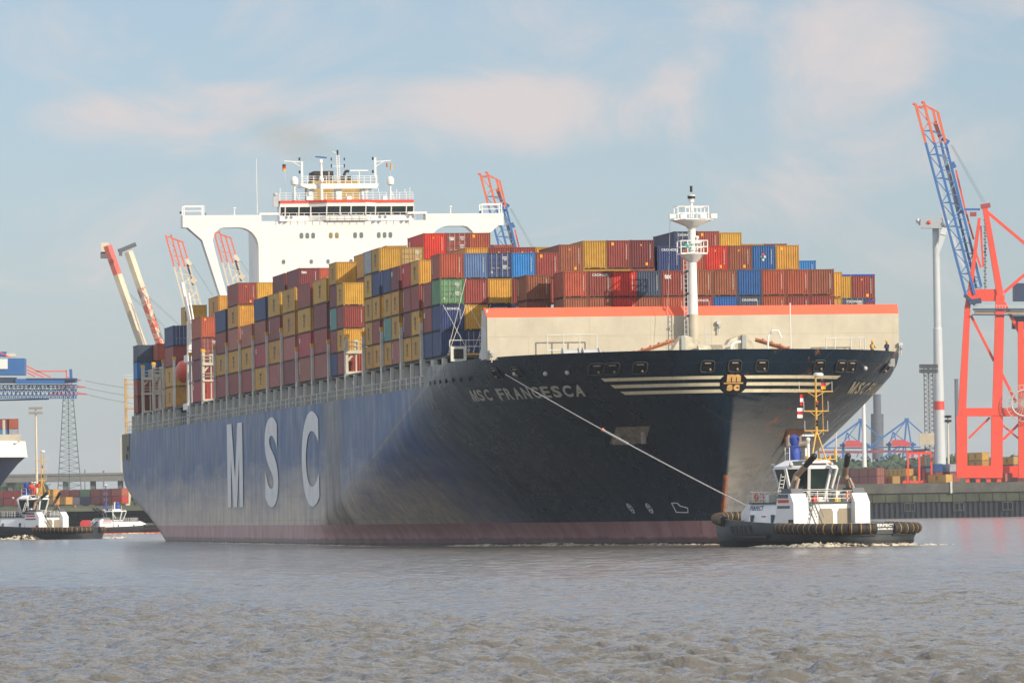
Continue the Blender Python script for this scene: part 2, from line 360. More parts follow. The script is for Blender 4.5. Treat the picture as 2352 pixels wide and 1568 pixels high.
for ch, s0, s1, z0, z1, bd in (('M', 135.3, 152.8, 4.68, 15.62, .035), ('S', 176.8, 190.3, 4.55, 15.72, .035), ('C', 213.5, 229.4, 4.5, 15.72, .035)):
    mb = MB(); vs, fs = text2d(ch, bd if ch != 'M' else .02, 8); on_hull(mb, vs, fs, s0, s1, z0, z1, .08); mb.build('side_letter', LETTER, hull, False)
NAMEM = paint('name_letter', (.50, .50, .47), .6, .15, .6, rust=.5)
def name_word(txt, s0, s1, z0, z1, side, n=10):
    mb = MB(); vs, fs = text2d(txt, .03); vs, fs = cut2d(vs, fs, n, 4)
    if side < 0: vs = [(1-u, v) for u, v in vs]
    on_hull(mb, vs, fs, s0, s1, z0, z1, .06, side); return mb
NAME = []   # filled below, after the letter places are known
def quad2d(n=8, m=2): 
    return [(i/n, j/m) for j in range(m+1) for i in range(n+1)], [(j*(n+1)+i, j*(n+1)+i+1, (j+1)*(n+1)+i+1, (j+1)*(n+1)+i) for j in range(m) for i in range(n)]
# name on both bows, letter by letter along the curved plating
def arc_table(z, s0=326., s1=363.):
    S = [s0+(s1-s0)*i/400 for i in range(401)]; A = [0.]
    for a, b_ in zip(S[:-1], S[1:]): A.append(A[-1]+math.hypot(b_-a, hb(b_, z)-hb(a, z)))
    return S, A
_S, _A = arc_table(15.2)
def s_at(a): return float(np.interp(a, _A, _S))
def a_at(s): return float(np.interp(s, _S, _A))
def name_on(side):
    mb = MB()
    def word(txt, sa, sb):
        a0, a1 = a_at(sa), a_at(sb); n = len(txt); p = (a1-a0)/n
        for i, ch in enumerate(txt):
            vs, fs = text2d(ch, .035); vs, fs = cut2d(vs, fs, 4, 3); o = []
            k0 = a0+i*p; wd = p*(.80 if ch != 'M' else .9)
            for u, v in vs:
                if side < 0: u = 1-u
                z = 14.6+1.1*v; s = s_at(k0+wd*u)+(1.6 if side > 0 else 2.4)*(v-.5); t = hb(s, z); e = .05
                ns = -(hb(s+e, z)-t)/e; nz_ = -(hb(s, z+e)-t)/e; k = math.sqrt(1+ns*ns+nz_*nz_)
                o.append((s+.06*ns/k, -side*(t+.06/k), z+.06*nz_/k))
            mb.add(o, fs, 0, True)
    if side > 0: word('MSC', 332.4, 337.7); word('FRANCESCA', 338.9, 352.9)
    else: word('CSM', 346.0, 351.2); word('ACSECNARF', 331.5, 345.2)
    return mb
name_on(1).build('ship_name', paint('name_letter2', (.62, .62, .58), .7, .1, .6, rust=.35, spec=.2), hull, False); name_on(-1).build('ship_name', paint('name_letter_pale', (.62, .56, .42), .6), hull, False)
# stripes and round emblem across the stem
STR = paint('stripe_cream', (.92, .82, .58), .5, .08, 1.2, rust=.55)
q, qf = quad2d(30, 2)
for k, (z0, z1, ta, tb, ia, ib) in enumerate([(15.86, 16.17, 11.8, 11.4, .95, 1.25), (15.20, 15.52, 10.85, 10.4, 1.3, 1.25), (14.56, 14.88, 9.9, 9.4, 1.2, .85)]):
    for sg in (1, -1):
        mb = MB(); vs = []
        for u, v in q:
            ta_, ia_ = tb+(ta-tb)*v, ib+(ia-ib)*v; vs.append((u, v, sg*(ta_*(1-u)+ia_*u), z0+(z1-z0)*v))
        out_ = [(front_s(t, z)+.06, -t-sg*.03, z) for u, v, t, z in vs]
        mb.add(out_, qf, 0, True); mb.build('bow_stripe', STR, hull)
LOGO = paint('emblem_cream', (.88, .52, .20), .5, .2, 1.5, rust=.4)
mb = MB(); n_ = 28; vs = [(.5, .5)]+[(.5+.5*math.cos(2*math.pi*i/n_), .5+.5*math.sin(2*math.pi*i/n_)) for i in range(n_)]
on_front(mb, vs, [(0, i+1, (i+1) % n_+1) for i in range(n_)], 1.15, -1.15, 14.33, 16.5, .10); disc = mb.build('emblem_disc', paint('emblem_black', (.006, .006, .008), .6), hull)
mb = MB()
for ch, t0, t1, z0, z1 in (('m', .68, -.68, 15.55, 16.28), ('s', .62, .05, 14.72, 15.3), ('c', -.02, -.62, 14.72, 15.3)):
    vs, fs = text2d(ch, .07); vs, fs = cut2d(vs, fs, 6, 3); on_front(mb, vs, fs, t0, t1, z0, z1, .17)
vs, fs = quad2d(12, 1); on_front(mb, vs, fs, .95, -.95, 15.38, 15.5, .17)
mb.build('emblem_letters', LOGO, disc)
# framed mooring ports along the bulwark
def port(t=None, s=None, side=1, z=17.05, w_=.64, h_=.54, name='mooring_port'):
    def P(du, dz, off=.09):
        if t is not None:
            tt = t+du; zz = z+dz; return Vector((front_s(tt, zz)+off, -tt, zz))
        ss = s+du; zz = z+dz; return Vector((ss+.02, -side*(hb(ss, zz)+off), zz))
    ring = []
    for i in range(24):
        a = 2*math.pi*i/24; c, s_ = math.cos(a), math.sin(a); k = (abs(c)**5+abs(s_)**5)**(-1/5); ring.append((w_*c*k, h_*s_*k))
    mb = MB(); pts = [P(*r) for r in ring]
    mb.path(pts+[pts[0]], .05, 6, 0)
    mb.add([P(0, 0, .04)]+[P(r[0], r[1], .04) for r in ring], [(0, i+1, (i+1) % 24+1) for i in range(24)], 1)
    a_, b_ = P(-.25, -.3, .14), P(.2, -.05, .14); mb.ball(a_, .13, 8, 2); mb.tube(P(-.3, .3, .1), P(.3, .3, .1), .07, 6, 2)
    mb.build(name, [paint('port_frame', (.07, .08, .09), .3), paint('port_dark', (.004, .004, .005), .9), paint('port_roller', (.30, .24, .18), .5)], hull)
for t_ in (12.4, 11.1, 8.7, 2.6, 0, -2.7, -8.9, -11.5, -12.8): port(t=t_)
for s_, sd in ((343.3, 1), (347.3, 1), (348.2, -1)): port(s=s_, side=sd)
for t_, z_ in ((16.4, 16.81), (14.7, 16.82), (18.7, 16.94), (-14.7, 16.9)):
    mb = MB(); c = Vector((front_s(t_, z_), -t_, z_)); mb.ball(c, .24, 10, 0); mb.build('chock', LTGREY, hull)
for i in range(7):
    s_ = 318+i*3.0; mb = MB(); mb.box(s_-.14, s_+.14, -hb(s_, 16.7)-.05, -hb(s_, 16.7)+.1, 16.55, 16.95); mb.build('scupper', DARK, hull)
# anchor pockets
def pocket(t_, z_, wd, hh, mat_):
    mb = MB(); vs, fs = quad2d(6, 4); on_front(mb, vs, fs, t_+wd/2, t_-wd/2, z_-hh/2, z_+hh/2, .12); p_ = mb.build('anchor_pocket', mat_, hull)
    mb = MB()
    for k in (-.5, .5):
        a = Vector((front_s(t_+k*wd*.7, z_)+.3, -(t_+k*wd*.7), z_)); mb.tube(a+Vector((0, 0, hh*.45)), a-Vector((0, 0, hh*.55)), .28, 8)
    a = Vector((front_s(t_, z_-hh*.4)+.35, -t_, z_-hh*.4)); mb.tube(a-Vector((0, wd*.6, 0)), a+Vector((0, wd*.6, 0)), .3, 8); mb.build('anchor', paint('anchor_grey', (.30, .25, .21), .7, .3, 2), p_)
pocket(8.0, 10.75, 2.6, 1.6, paint('pocket_pale', (.27, .24, .18), .6, .3, 2)); pocket(-8.4, 10.3, 2.8, 1.5, paint('pocket_rust', (.20, .07, .03), .8, .4, 2))
# thruster and bulb marks
def ringmark(sx, z_):
    mb = MB()
    def P(a, r): 
        z2 = z_+r*math.sin(a); s2 = sx+r*math.cos(a); return Vector((s2+.03, -(hb(s2, z2)+.07), z2))
    n2 = 20
    vs = [P(2*math.pi*i/n2, .52) for i in range(n2)]+[P(2*math.pi*i/n2, .40) for i in range(n2)]
    mb.add(vs, [(i, (i+1) % n2, n2+(i+1) % n2, n2+i) for i in range(n2)])
    for k in range(4):
        a = k*math.pi/2+math.pi/4; mb.tube(P(a, .08), P(a, .45), .05, 6)
    mb.build('thruster_mark', LETTER, hull)
ringmark(339.3, 3.65); ringmark(343.3, 3.62)
mb = MB(); B_ = lambda s, z: Vector((s, -(hb(s, z)+.07), z))
mb.path([B_(348.3, 4.1), B_(348.3, 3.2), B_(350.5, 3.15), B_(350.8, 3.6), B_(349.6, 3.8), B_(349.3, 4.1), B_(348.3, 4.1)], .05, 6); mb.build('bulb_mark', LETTER, hull)
# ---- decks
deck = MB()
vs = []; st_ = [s for s in stations if s < 363]
top = [(s, hb(s, 16.3)-.15) for s in st_ if s < 316]; poly = [(s, -h) for s, h in top]+[(s, h) for s, h in top[::-1]]
deck.prism(poly, lambda p: (p[0], p[1], 16.1), lambda p: (p[0], p[1], 16.42)); top = [(s, max(.1, hb(s+1.2, 16.9)-.8)) for s in st_ if 314 < s < 361]; poly = [(s, -h) for s, h in top]+[(s, h) for s, h in top[::-1]]
deck.prism(poly, lambda p: (p[0], p[1], 16.9), lambda p: (p[0], p[1], 17.2)); deck.build('deck', GREYP, ship_o)
F = [118.22+14.777*i for i in range(15)]
# hatch coaming and cargo deck under the boxes
mb = MB(); mb.box(-3, 325.5, -19.4, 19.4, 16.43, 19.1, 0); mb.box(325.6, 340, -15, 15, 17.21, 19.1, 0); mb.box(4, 325.3, -22.2, 22.2, 19.12, 19.33, 1); mb.box(-3, 322, -21.2, -21.0, 16.43, 17.25, 2); mb.build('hatch_coaming', [paint('coaming_shaded', (.07, .075, .075), .8), paint('hatch_shadow_steel', (.1, .105, .1), .7), PILLAR], ship_o)  # coaming darkened for gap shade; pale low strip added as its lit foot
# side pillars carrying the outer stack; every 7.4 m
def pillar(s_, big, ztp, top_yellow=True):
    mb = MB()
    if big:
        mb.box(s_-.62, s_-.22, -22.62, -22.2, 16.5, 19.4, 0); mb.box(s_+.22, s_+.62, -22.62, -22.2, 16.5, 19.4, 0); mb.box(s_-.62, s_+.62, -22.6, -22.22, 18.75, 19.41, 0)
        mb.box(s_-.62, s_+.62, -22.3, -21.6, 16.5, 19.0, 0)
        mb.box(s_-.25, s_+.15, -22.62, -22.3, 19.42, ztp-.35, 0); mb.box(s_-.32, s_+.22, -22.68, -22.2, ztp-.35, ztp+.1, 1); mb.box(s_-.3, s_+.2, -22.66, -22.28, 22.0, 22.35, 2)
    else:
        mb.box(s_-.25, s_+.25, -22.6, -22.25, 16.5, 19.1, 0); mb.box(s_-.2, s_+.2, -22.2, -21.7, 16.5, 19.0, 0)
    mb.build('lashing_post' if big else 'side_pillar', [PILLAR, YELLOW, LTGREY], ship_o)
posts = [20.9, 36.8, 51.25, 66.3, 87.6, 103.3]+F[:14]
for i, s_ in enumerate(posts): pillar(s_, True, 26.4 if i < 12 else 23.6)
for s_ in [28.6, 44, 58.6]+[95.4, 110.8]+[f+7.3 for f in F[:14]]+[5, 10, 14]: pillar(s_, False, 0)
# railing along the deck edge, one length per bay
def railing(s0, s1, y=-22.66, z0=16.5, h_=1.15, parent=None, n=None, name='railing', mat_=None):
    mb = MB(); n = n or max(1, int(abs(s1-s0)/2.6))
    for i in range(n+1):
        x = s0+(s1-s0)*i/n; mb.box(x-.03, x+.03, y-.03, y+.03, z0, z0+h_)
    for k in (.5, 1.0): mb.box(min(s0, s1), max(s0, s1), y-.025, y+.025, z0+h_*k-.045, z0+h_*k)
    return mb.build(name, mat_ or PILLAR, parent or ship_o)
for a, b_ in zip(posts[:-1], posts[1:]):
    railing(a+.7, b_-.7)
railing(F[13]+.7, 313, -22.66); railing(-6, 20.2)
for i, s_ in enumerate([f+k for f in F[:14] for k in (2.3, 9.1)]):   # lockers, lamps and pipes against the coaming
    mb = MB(); k = random.random()
    if k < .5: mb.box(s_, s_+.9, -22.4, -21.9, 16.5, 17.7+.3*k, 0); nm = 'deck_locker'
    elif k < .75: mb.tube((s_, -21.6, 16.5), (s_, -21.6, 18.3), .28, 8, 1); mb.ball((s_, -21.6, 18.3), .45, 8, 1); nm = 'deck_vent'
    else: mb.box(s_-.2, s_+.3, -21.5, -21.2, 16.5, 18.2, 2); nm = 'hose_box'
    mb.build(nm, [LTGREY, WHITE, REDP], ship_o)
# lashing frames standing where the outer stack is left out
def lash_frame(s_, nrow, top, name='lashing_bridge'):
    mb = MB(); y0 = -22.55
    for k in range(nrow+1):
        y = y0+k*2.46; mb.box(s_-.3, s_+.3, y, y+.32, 19.4, top, 0)
    yb = y0+nrow*2.46+.32; mb.box(s_-.45, s_+.45, y0, yb, 19.35, 19.65, 0); mb.box(s_-.5, s_+.5, y0, yb, top-.25, top+.15, 0)
    if top > 23: mb.box(s_-.5, s_+.5, y0, yb, 22.05, 22.3, 0)
    for zz in ((22.7, 23.1) if top > 23 else ()): mb.box(s_+.42, s_+.48, y0, yb, zz, zz+.07, 0)
    for zz in (top+.55, top+1.05): mb.box(s_+.42, s_+.48, y0, yb, zz, zz+.08, 0); mb.box(s_-.48, s_-.42, y0, yb, zz, zz+.08, 0)
    for k in range(nrow*2+1):
        y = y0+.15+k*1.23; mb.box(s_+.4, s_+.48, y, y+.08, top, top+1.1, 0)
    mb.tube((s_+.2, y0+1.2, 19.6), (s_+.2, y0+1.2, top), .1, 6, 0); mb.box(s_-.1, s_+.3, y0+1.0, y0+1.5, top+.2, top+1.3, 0)
    mb.box(s_-.2, s_+.2, y0, y0+.4, top, top+1.7, 0); mb.box(s_-.26, s_+.26, y0-.05, y0+.45, top+1.55, top+1.95, 1)
    mb.beam((s_, y0+.3, top-1.0), (s_, y0+1.1, top-.1), .25, .25, 0)
    mb.build(name, [CREAM, YELLOW], ship_o)
lash_frame(20.9, 2, 24.5); lash_frame(36.8, 2, 24.5); lash_frame(103.6, 1, 24.5); lash_frame(251.3, 1, 21.9)
# ---- stern gallows with ladder, mooring deck opening
mb = MB()
for y in (-22.4, -20.6): mb.box(-8.2, -7.8, y, y+.35, 16.5, 25.2, 0)
for z_ in (18.3, 20.4, 22.2, 24.2): mb.box(-8.3, -7.7, -22.4, -20.3, z_, z_+.28, 0)
for k in range(24): mb.box(-7.7, -7.62, -21.9, -20.9, 16.8+k*.34, 16.86+k*.34, 1)
for z_ in (25.2, 25.7): mb.box(-8.3, -7.7, -22.45, -20.2, z_, z_+.08, 1)
mb.build('stern_frame', [paint('stern_ochre', (.55, .34, .12), .6, .2, 1, rust=.4), PILLAR], ship_o)
mb = MB(); on_hull(mb, *quad2d(6, 4), -8.5, 3.2, 12.4, 16.45, .06); pl = mb.build('mooring_deck_plate', paint('mooring_tan', (.22, .2, .13), .7), hull)
for s_, z_ in ((1.0, 14.2), (-.5, 13.0)):
    mb = MB(); n2 = 14; mb.add([(s_, -hb(s_, z_)-.1, z_)]+[(s_+1.7*math.cos(2*math.pi*i/n2), -hb(s_, z_)-.1, z_+.45*math.sin(2*math.pi*i/n2)) for i in range(n2)], [(0, i+1, (i+1) % n2+1) for i in range(n2)]); mb.build('mooring_hole', DARK, pl)
# ---- accommodation block, a bridge over the full beam on slanted legs
SX = 84.0
acc = MB(); acc.box(70, SX, -11.9, 11.9, 16.45, 44.95, 0); acc = acc.build('accommodation_block', WHITE, ship_o)
def window(x, y, z_, w_, h_, parent, tilt=0, mat_=None):
    mb = MB(); n2 = 16; ring = []
    for i in range(n2):
        a = 2*math.pi*i/n2; c, s_ = math.cos(a), math.sin(a); k = (abs(c)**4+abs(s_)**4)**(-1/4); ring.append((w_*c*k/2, h_*s_*k/2))
    mb.prism(ring, lambda p: (x+.005, y+p[0], z_+p[1]), lambda p: (x+.05, y+p[0], z_+p[1])); return mb.build('window', mat_ or paint('window_grey', (.16, .19, .2), .25), parent)
V_ = .57422
TAN = paint('window_tan', (.30, .22, .10), .4)
for px in (563, 649, 735, 994, 1083, 1351, 1442, 1699, 1785, 1870):
    t_ = 6.05-(px-563)/3.6185*V_/16.39; window(SX, -t_, 42.87, .52, .8, acc, mat_=TAN if px in (994, 1083) else None)
for px in (1396, 1628, 1768, 1961): 
    t_ = 10.65-(px-1278)/1.96*V_/16.39*.95; window(SX, -t_, 39.2, .45, .6, acc)
for z_ in (36.0, 33.2, 30.4):
    for y in (-9, -6.2, -5, -2, 0, 3, 5.5, 8.6): window(SX, y, z_, .5, .7, acc)
def wing(sg):
    # girder, arched spandrel and slanted leg as one plate of real depth
    o = lambda t, z_: (t, z_)
    arch = [(17.9, 44.12)]+[(15.3-3.1*math.sin(a), 41.0+3.1*math.cos(a)) for a in [math.pi/2*k/8 for k in range(9)]]
    arch = [(17.0, 44.1)]+[(14.9-2.75*math.sin(math.pi/2*k/9), 41.3+2.8*math.cos(math.pi/2*k/9)) for k in range(10)]
    poly = [(22.83, 45.84), (22.83, 44.15), (22.1, 44.12), (20.1, 42.35), (17.7, 34.6), (15.3, 26.5), (14.2, 26.5), (16.7, 34.6), (18.25, 40.6), (18.62, 42.3), (18.35, 43.35), (17.6, 44.0)]+arch+[(12.15, 30), (11.7, 30), (11.7, 45.84)]
    mb = MB(); mb.prism(poly, lambda p: (SX-2.6, -sg*p[0], p[1]), lambda p: (SX-.02, -sg*p[0], p[1])); wg = mb.build('bridge_wing', WHITE, ship_o)
    mb = MB()
    yy = [-sg*22.6, -sg*19.8]; 
    for y in yy:
        for x in (SX-2.4, SX-.2): mb.box(x-.07, x+.07, y-.07, y+.07, 45.84, 47.2)
    for x in (SX-2.4, SX-.2): mb.box(x-.06, x+.06, min(yy), max(yy), 47.1, 47.24); mb.box(x-.04, x+.04, min(yy), max(yy), 46.5, 46.56)
    mb.build('wing_rail', WHITE, wg)
    mb = MB(); mb.tube((SX-1, -sg*15.4, 45.84), (SX-1, -sg*15.4, 46.7), .08, 6); mb.ball((SX-1, -sg*15.4, 46.85), .26, 8, 0, .5); mb.build('wing_dome', WHITE, wg)
    mb = MB(); mb.box(SX-2.2, SX-.3, min(-sg*9.2, -sg*11.9), max(-sg*9.2, -sg*11.9), 45.84, 46.15); mb.build('wing_roof', WHITE, wg)
    mb = MB(); mb.ball((SX-.6, -sg*19.6, 46.05), .2, 8); mb.ball((SX-.2, -sg*23.1, 46.25), .16, 8, 1); mb.build('wing_lamp', [paint('teal_lamp', (.03, .2, .2), .4), BLACK], wg)
wing(1); wing(-1)
# wheelhouse: faceted front with forward-leaning windows
WF = [(8.95, 0.0), (4.9, 0.0), (4.85, .0), (2.5, 1.6), (-3.1, 1.6), (-4.6, .4), (-10.05, .4)]   # (t, forward)
wh = MB()
base = [(t, f) for t, f in WF]
def P3(t, f, z_): return (SX-1.2+f, -t, z_)
for (ta, fa), (tb, fb) in zip(base[:-1], base[1:]):
    for z0, z1, o0, o1, mi in ((44.95, 45.75, 0, 0, 0), (45.75, 46.95, 0, .45, 1), (46.95, 47.5, .45, .5, 0), (47.5, 47.86, .62, .62, 2)):
        wh.add([P3(ta, fa+o0, z0), P3(tb, fb+o0, z0), P3(tb, fb+o1, z1), P3(ta, fa+o1, z1)], [(0, 1, 2, 3)], mi)
pl = [(t, f+.62) for t, f in base]+[(-10.05, -9), (8.95, -9)]
wh.prism(pl, lambda p: P3(p[0], p[1], 47.49), lambda p: P3(p[0], p[1], 47.5), 0); wh.prism(pl, lambda p: P3(p[0], p[1], 47.85), lambda p: P3(p[0], p[1], 47.87), 0)
wh.box(SX-9.5, SX-1.6, -8.3, 9.5, 44.95, 47.49, 0)
for t_ in (8.95, 8.2, 6.25, 4.6, 2.5, .6, -.95, -3.05, -4.6, -6.85, -9.0, -10.05):
    f = float(np.interp(-t_, [-a for a, _ in base], [b for _, b in base])); wh.beam(P3(t_, f+.03, 45.7), P3(t_, f+.5, 47.0), .16, .12, 0)
wheel = wh.build('wheelhouse', [WHITE, GLASS, paint('roof_red_band', (.75, .05, .02), .5)], ship_o)
mb = MB()
for t_ in np.arange(-10, 9.01, 1.05): mb.box(SX+1.0, SX+1.05, -t_-.03, -t_+.03, 44.95, 46.0)
for z_ in (45.5, 45.98): mb.box(SX+1.0, SX+1.05, -8.95, 10.0, z_, z_+.06)
mb.build('walkway_rail', WHITE, wheel)
mb = MB()
for t_ in np.arange(-10, 9.01, .95): mb.box(SX-.7, SX-.65, -t_-.03, -t_+.03, 47.87, 48.9)
for z_ in (48.2, 48.55, 48.9): mb.box(SX-.7, SX-.65, -8.95, 10.0, z_, z_+.05)
mb.build('roof_rail', WHITE, wheel)
for t_ in (-5.0, -5.75, -9.0, -9.75, 7.6, 8.3): 
    mb = MB(); mb.tube((SX+.8, -t_, 45.38), (SX+1.1, -t_, 45.38), .22, 10); mb.build('searchlight', paint('lamp_grey', (.25, .27, .3), .3), wheel)
# radar deck on three columns
mb = MB(); mb.box(SX-5, SX-1, -5.95, 5.1, 49.85, 50.22, 0)
mb.prism([(5.95, 50.22), (5.95, 49.9), (4.8, 49.5), (-4.9, 49.5), (-5.1, 49.9), (-5.1, 50.22)], lambda p: (SX-1.01, -p[0], p[1]), lambda p: (SX-.7, -p[0], p[1]), 0)
for a, b_ in ((4.72, 3.93), (.84, .05), (-2.8, -3.2)): mb.box(SX-4, SX-1.3, -a, -b_, 47.87, 49.6, 0)
mb.prism([(-3.1, 49.5), (-4.4, 49.5), (-3.2, 48.8)], lambda p: (SX-1.4, -p[0], p[1]), lambda p: (SX-1.2, -p[0], p[1]), 0)
for t_ in np.arange(-4.9, 5.9, .9): mb.box(SX-.8, SX-.74, -t_-.04, -t_+.04, 50.2, 51.25)
for z_ in (50.6, 50.95, 51.25): mb.box(SX-.8, SX-.74, -5.8, 5.0, z_, z_+.06)
rd = mb.build('radar_deck', WHITE, wheel)
def mast_bits():
    x = SX-1.2
    # left and right yard posts
    for t_, arm, tp in ((5.7, 8.2, 53.4), (-4.75, -7.0, 53.9)):
        mb = MB()
        mb.box(x-.14, x+.14, -t_-.14, -t_+.14, 50.2, tp, 0); mb.tube((x, -t_, 53.3), (x, -arm, 53.45), .08, 6, 0); mb.tube((x, -t_, 52.6), (x, -(t_*.45+arm*.55), 53.35), .06, 6, 0)
        for z_ in (51.7, 53.55): mb.tube((x+.1, -(t_+.35), z_), (x+.1, -(t_+.35), z_+.4), .13, 8, 1)
        mb.tube((x, -arm*.985, 53.4), (x, -arm*.985, 48), .015, 4, 0); mb.build('yard_post', [WHITE, BLACK], wheel)
    mb = MB()
    # centre lattice mast
    for dy in (-.18, .18): mb.tube((x, -.45+dy, 50.2), (x, -.6+dy, 54.3), .06, 6, 0)
    for k in range(12): mb.tube((x, -.63-.18+.1, 50.5+k*.33), (x, -.63+.3, 50.5+k*.33), .04, 5, 0)
    mb.tube((x, .35, 52.7), (x, -1.5, 52.7), .05, 5, 0); mb.tube((x, -.6, 54.3), (x, -.6, 55.0), .13, 8, 1); mb.tube((x, -.6, 54.4), (x, -1.3, 54.8), .05, 5, 0)
    for y in (.35, -1.5): mb.tube((x, y, 52.5), (x, y, 53.0), .09, 8, 1); mb.tube((x, y, 53.5), (x, y, 53.9), .09, 8, 1)
    mb.build('signal_mast', [WHITE, BLACK], wheel)
    mb = MB(); mb.tube((x+1, -3.05, 47.9), (x+1, -3.1, 50.2), .2, 8, 0); mb.ball((x+1, -3.1, 50.75), .36, 10, 0, 1.4); mb.tube((x+1, -3.05, 51.1), (x+1, -3.1, 53.2), .17, 8, 0); mb.box(x+.7, x+1.3, -3.3, -2.9, 53.1, 53.6, 0)
    mb.beam((x+1, -3.9, 54.0), (x+1, -2.3, 53.85), .14, .2, 1); mb.build('radar_scanner', [WHITE, paint('radar_blue', (.02, .12, .3), .4)], wheel)
    mb = MB(); mb.tube((x, 2.45, 50.2), (x, 2.45, 52.0), .12, 8, 0, .06); mb.box(x-.1, x+.1, 1.15, 3.75, 52.0, 52.16, 0); mb.build('radar_scanner', WHITE, wheel)
    for t_, zt_ in ((6.9, 0), (-6.75, -.05)):
        mb = MB(); mb.tube((x+.8, -t_, 47.9), (x+.8, -t_, 50.1), .13, 8); mb.lathe([(.35, 0), (.5, .1), (.56, .7), (.42, 1.05), (.2, 1.22), (.02, 1.26)], (x+.8, -t_, 50.0+zt_), 14); mb.tube((x+.8, -t_-.05, 49.4), (x+.8, -t_+.6, 47.9), .04, 5); mb.build('satellite_dome', WHITE, wheel)
    mb = MB(); mb.tube((x-1, 12.6-24.6, 45.9), (x-1, -12.05, 53.9), .05, 5); mb.build('whip_aerial', WHITE, wheel)
    for t_, z_ in ((-3.5, 49.5), (-4.3, 49.7), (-5.1, 49.4), (-8.9, 49.3), (-9.6, 49.5), (1.9, 51.8), (8.9, 49.5), (-7.7, 49.3)):
        mb = MB(); mb.tube((x+.3, -t_, 47.87 if z_ < 51 else 50.2), (x+.3, -t_, z_), .05, 5); mb.ball((x+.3, -t_, z_), .1, 6); mb.build('aerial', WHITE, wheel)
    for t_, z_ in ((-6.0, 47.95), (4.9, 47.95), (-.9, 47.95)):
        mb = MB(); mb.box(x+.2, x+.8, -t_-.3, -t_+.3, 47.87, 48.4); mb.build('roof_locker', WHITE, wheel)
    mb = MB(); mb.box(x+.2, x+.7, -9.9, -9.2, 47.0, 48.5); mb.ball((x+.45, -9.55, 48.7), .35, 8); mb.build('searchlight', LTGREY, wheel)
mast_bits()
# funnel far aft of the bridge
mb = MB(); mb.box(49, 56, -1.0, 6.8, 19.4, 51.6, 0); mb.box(50, 55.5, -.5, 2.4, 52.1, 53.6, 1)
for t_ in (-3.7, -5.0): mb.tube((54, -t_, 51), (54, -t_, 53.0), .38, 10, 1)
mb.path([(54, 4.2, 51), (54, 4.2, 53.3), (54, 4.5, 53.7), (54, 4.9, 53.6)], .2, 8, 1)
mb.box(49.5, 55.8, -.8, 6.4, 51.6, 52.15, 0); mb.build('funnel', [paint('funnel_ochre', (.42, .27, .07), .6, .2), paint('funnel_black', (.03, .022, .02), .7)], ship_o)
def flag(c, w_, h_, cols, name, parent, vert=True):
    mb = MB(); k = len(cols); c = Vector(c)
    for i in range(k):
        for j in range(6):
            f = lambda u: .12*math.sin(u*5)
            u0, u1 = j/6, (j+1)/6; z1 = c.z-h_*i/k; z0 = c.z-h_*(i+1)/k
            mb.add([(c.x+f(u0), c.y+w_*u0, z0), (c.x+f(u1), c.y+w_*u1, z0), (c.x+f(u1), c.y+w_*u1, z1), (c.x+f(u0), c.y+w_*u0, z1)], [(0, 1, 2, 3)], i)
    mb.build(name, cols, parent)
FB, FR_, FG = paint('flag_black', (.02, .02, .03), .8), paint('flag_red', (.5, .03, .03), .8), paint('flag_gold', (.7, .4, .04), .8)
flag((SX-1, -8.5, 53.0), .5, .95, [FB, FR_, FG], 'flag', wheel); flag((SX-1, 6.9, 53.1), .25, .95, [FG], 'flag', wheel); flag((SX-1, 6.3, 53.1), .2, .6, [FR_], 'flag', wheel)
# lifeboat station between block and outer stack
mb = MB(); mb.tube((83, -22.2, 16.5), (83, -22.0, 31), .35, 8, 0); mb.box(79, 84, -22.4, -19.0, 25.3, 26.3, 0); mb.tube((84, -22.0, 27.4), (84, -20, 27.4), .05, 5, 0)
for y in (-22.2, -20.8, -19.2): mb.tube((84, y, 26.3), (84, y, 27.4), .05, 5, 0)
mb.tube((84.2, -22.2, 27.4), (84.2, -19, 27.4), .06, 5, 0); mb.tube((83, -21.9, 31), (80, -22.6, 36.5), .28, 8, 0); mb.tube((84, -21.5, 31), (82, -21.9, 35), .15, 6, 0)
mb.box(78, 84, -22.5, -20, 18.6, 19.5, 0); mb.box(83, 84.2, -22.1, -21.3, 16.5, 18.7, 0); mb.box(83.2, 84.2, -22, -21.3, 19.5, 24.0, 0)
for y in (-22.3, -20.9): mb.path([(84, y, 19.5), (84, y, 22.6), (84, y+.5, 23.3), (84, y+.9, 23.1)], .09, 6, 0)
for z_ in (17.6, 18.1): mb.box(70, 86, -22.6, -22.5, z_, z_+.1, 1)
mb.box(68, 86, -21.8, -19, 16.5, 18.4, 1); st2 = mb.build('boat_station', [WHITE, paint('station_grey', (.13, .15, .14), .8)], ship_o)
mb = MB(); mb.lathe([(.05, -3), (.7, -2.6), (1.15, -1.2), (1.2, 1.2), (.7, 2.6), (.05, 3)], (0, 0, 0), 12); 
mb.v = [(73.5+z_, -21.9+x*.9, 24.2+y*1.35) for x, y, z_ in mb.v]; mb.build('lifeboat', paint('lifeboat_orange', (.62, .08, .03), .5), ship_o)
# ---- breakwater
WX = 344.9
mb = MB(); mb.box(WX-.35, WX, -21.05, 20.2, 18.35, 22.5, 0); mb.box(WX-.34, WX-.01, -18.2, 18.2, 16.9, 18.35, 0)

